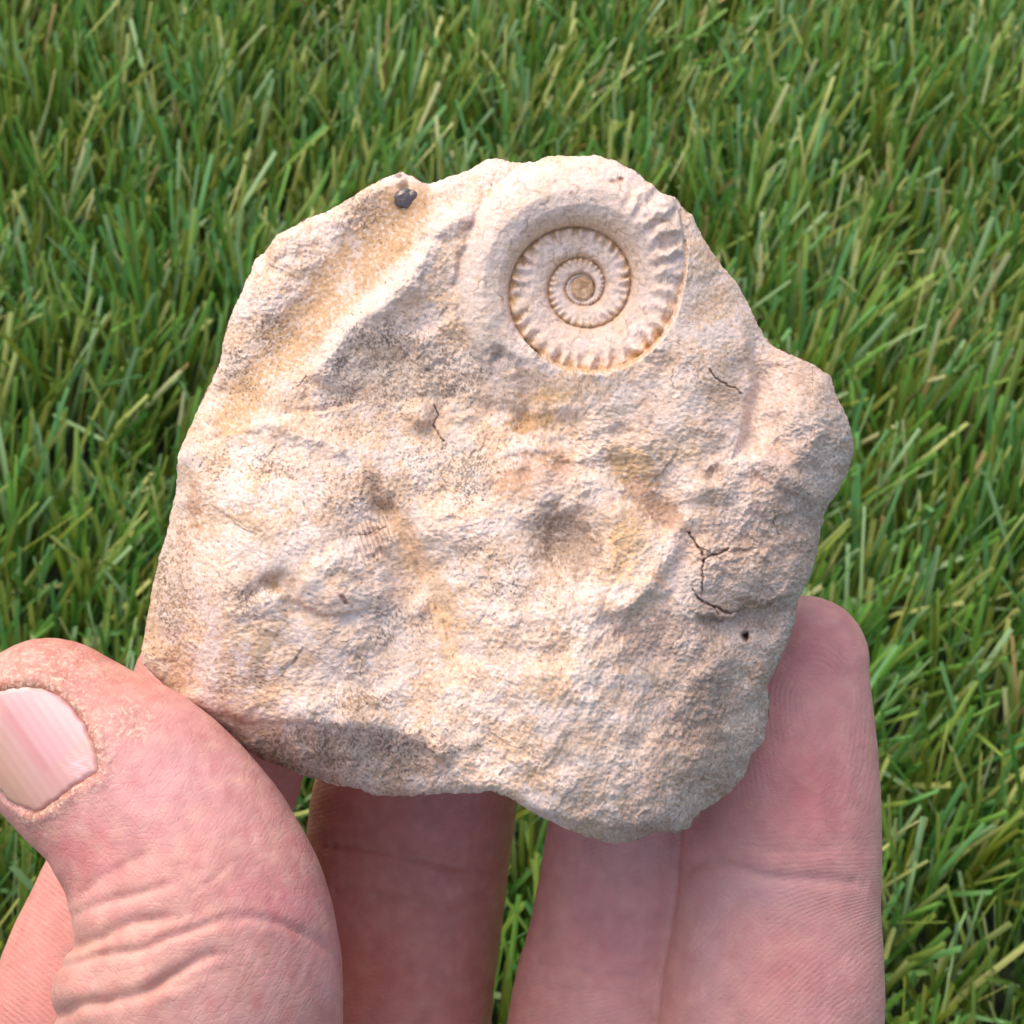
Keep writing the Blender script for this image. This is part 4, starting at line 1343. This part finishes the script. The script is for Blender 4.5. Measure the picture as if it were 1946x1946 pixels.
    col = mix(col, lt * 0.8 * (spot(1540, 1500, 90, 120) + 0.7 * spot(1560, 1240, 80, 80) + 0.6 * spot(1150, 1780, 60, 90) + 0.5 * spot(1500, 1850, 90, 80)), (206, 122, 124))
    col = mix(col, lt * 0.6 * (spot(1440, 1690, 90, 40) + spot(1340, 1800, 50, 160)), (208, 164, 166))
    mi = is_['middle'] * 1.0
    col = mix(col, mi, (206, 134, 122))
    col = mix(col, mi * 0.6 * spot(690, 1850, 90, 90), (196, 104, 84))
    ix = is_['index'] * 1.0
    col = mix(col, ix * 0.85, (222, 146, 134))
    mot = fbm(X, Y, 30, 3, 425)
    mk = 0.45 + 0.55 * th_
    col = mix(col, 0.55 * mk * sstep(0.05, 0.4, mot), (228, 176, 156))
    col = mix(col, 0.50 * mk * sstep(0.08, 0.4, -mot), (198, 116, 112))
    mot = fbm(X, Y, 11, 2, 426)
    col = mix(col, 0.28 * sstep(0.1, 0.4, mot), (232, 190, 176))
    # fold lines are a little browner, flakes paler
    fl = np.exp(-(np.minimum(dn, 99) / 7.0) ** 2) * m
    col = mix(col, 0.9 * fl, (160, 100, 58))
    flake = sstep(0.05, 0.22, fbm(X, Y, 11, 3, 431)) * np.exp(-np.abs(dn - 12) / 8.0) * (m & ~ins)
    col = mix(col, 0.85 * flake, (236, 208, 176))
    flake2 = sstep(0.10, 0.25, fbm(X, Y, 13, 3, 432)) * np.clip(dry2 + tipz * 0.7, 0, 1)
    col = mix(col, 0.6 * flake2, (234, 196, 176))
    col = mix(col, 0.45 * crk * dz, (150, 82, 66))
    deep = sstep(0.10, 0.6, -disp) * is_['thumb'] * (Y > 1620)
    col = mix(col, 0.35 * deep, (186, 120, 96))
    fp = sstep(0.22, 0.4, fbm(X, Y, 7, 2, 433))
    col = mix(col, 0.22 * fp * is_['thumb'], (240, 205, 190))
    # blend colours across the joins of the fingers
    for _ in range(3):
        col += 0.6 * (lap(col) - col)
    m2.vertices.foreach_set('co', (co2 * MM).astype(np.float32).ravel())
    m2.update()
    m2.name = 'hand'
    m2.materials.clear()
    m2.materials.append(M_SKIN)
    m2.polygons.foreach_set('use_smooth', np.ones(len(m2.polygons), bool))
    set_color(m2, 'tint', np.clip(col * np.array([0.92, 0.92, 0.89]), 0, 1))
    set_float(m2, 'dry', np.clip(dry * 1.1 + dry2 * 0.8 + tipz * 0.7, 0, 1))
    set_float(m2, 'ridge', ridge)
    set_float(m2, 'ridge_amount', amt)
    root = bpy.data.objects.new('hand', m2)
    C.objects.link(root)
    root.matrix_world = HOLD
    root['label'] = 'bare left hand gripping the cream rock, thumb in front and fingers behind'
    root['category'] = 'hand'
    # ---- thumb nail: smooth plate following the thumb, before folds
    m3 = [tuple(p) for p in co]
    bvh_faces = None
    nf = len(m2.polygons)
    lv = np.zeros(len(m2.loops), np.int32)
    m2.loops.foreach_get('vertex_index', lv)
    lt_ = np.zeros(nf, np.int32)
    m2.polygons.foreach_get('loop_total', lt_)
    ls = np.zeros(nf, np.int32)
    m2.polygons.foreach_get('loop_start', ls)
    if (lt_ == 4).all():
        quads = lv.reshape(-1, 4)
    else:
        quads = np.array([list(lv[s:s + 4]) for s, t in zip(ls, lt_) if t == 4])
    sel = (is_['thumb'] & (X < 330) & (Y < 1720))[quads].all(1)
    qs = quads[sel]
    used = np.unique(qs)
    remap = np.full(nv, -1)
    remap[used] = np.arange(len(used))
    bvh = BVHTree.FromPolygons([tuple(p) for p in co[used]], [tuple(map(int, p)) for p in remap[qs]])
    gx, gy = np.arange(-100, 196, 3.0), np.arange(1296, 1560, 3.0)
    GX, GY = np.meshgrid(gx, gy)
    # inside test + snap to outline handled by thickness falling below the skin
    P = np.zeros(GX.shape + (3,))
    ok = np.zeros(GX.shape, bool)
    cam_l = Vector((0, 0, D))
    j = len(NAIL) - 1
    GX0, GY0 = GX, GY
    GX = GX + 6 * fbm(GX0, GY0, 22, 2, 55)
    GY = GY + 6 * fbm(GX0, GY0, 22, 2, 56)
    cc = np.zeros(GX.shape, bool)
    for i in range(len(NAIL)):
        cc ^= ((py[i] > GY) != (py[j] > GY)) & (GX < (px[j] - px[i]) * (GY - py[i]) / (py[j] - py[i] + 1e-9) + px[i])
        j = i
    dq = seg_dist(GX, GY, NAIL, closed=True)
    GX, GY = GX0, GY0
    keep = cc | (dq < 5)
    lift = -0.03 - 0.5 * sstep(9, -6, np.where(cc, dq, -dq))
    NV, NI = [], -np.ones(GX.shape, int)
    nc, nrg = [], []
    for a in range(GX.shape[0]):
        for b in range(GX.shape[1]):
            if not keep[a, b]:
                continue
            x, y = GX[a, b], GY[a, b]
            tgt = Vector(loc(np.array(x), np.array(y), np.array(0.0)).tolist())
            dr = (tgt - cam_l).normalized()
            hit, n_, _, _ = bvh.ray_cast(cam_l, dr)
            if hit is None or n_.dot(dr) > -0.12:
                continue
            p = hit + n_ * lift[a, b]
            NI[a, b] = len(NV)
            NV.append(tuple(p * MM))
            # across-nail coordinate for the fine lengthwise lines
            across = (x * 0.82 - (y - 1300) * 0.57)
            nrg.append(across * K)
            along = (x * 0.57 + (y - 1300) * 0.82)
            cN = srgb(210, 158, 158)
            cP = srgb(202, 158, 138)
            kk = float(sstep(10, -90, np.array(across)))
            cN = cN * (1 - kk) + cP * kk  # tan at lower left: painted shade of the nail turning from the sky
            wl_ = float(sstep(12, 3, np.array(seg_dist(np.array([x]), np.array([y]), NAIL[0:5])[0])))
            cN = cN * (1 - 0.8 * wl_) + srgb(216, 200, 186) * 0.8 * wl_
            band = float(np.exp(-((across + 22) / 9) ** 2))
            cN = cN * (1 - 0.4 * band) + srgb(190, 112, 108) * 0.4 * band
            lun = float(sstep(178, 190, np.array(along + 0.15 * across)) * 0.6)
            cN = cN * (1 - lun) + srgb(208, 158, 144) * lun
            fz = float(np.clip(np.exp(-((x - 150) ** 2 + (y - 1455) ** 2) / 500.0), 0, 1)) * (0.5 + 0.5 * math.sin(x * 1.9 + 2.3 * math.sin(y * 0.9)))
            cN = cN * (1 - 0.6 * fz) + srgb(240, 215, 220) * 0.6 * fz
            nc.append(cN)
    NF = []
    for a in range(GX.shape[0] - 1):
        for b in range(GX.shape[1] - 1):
            q = (NI[a, b], NI[a + 1, b], NI[a + 1, b + 1], NI[a, b + 1])
            if min(q) >= 0:
                NF.append(q)
    me = mesh_from('thumb_nail', NV, NF, M_NAIL)
    set_color(me, 'tint', np.array(nc))
    set_float(me, 'ridge', nrg)
    o = link('thumb_nail', me, root)
    sol = o.modifiers.new('thickness', 'SOLIDIFY')
    sol.thickness = 0.0004
    sol.offset = -1


build_hand()
print('verts', sum(len(m.vertices) for m in bpy.data.meshes), 'faces', sum(len(m.polygons) for m in bpy.data.meshes))
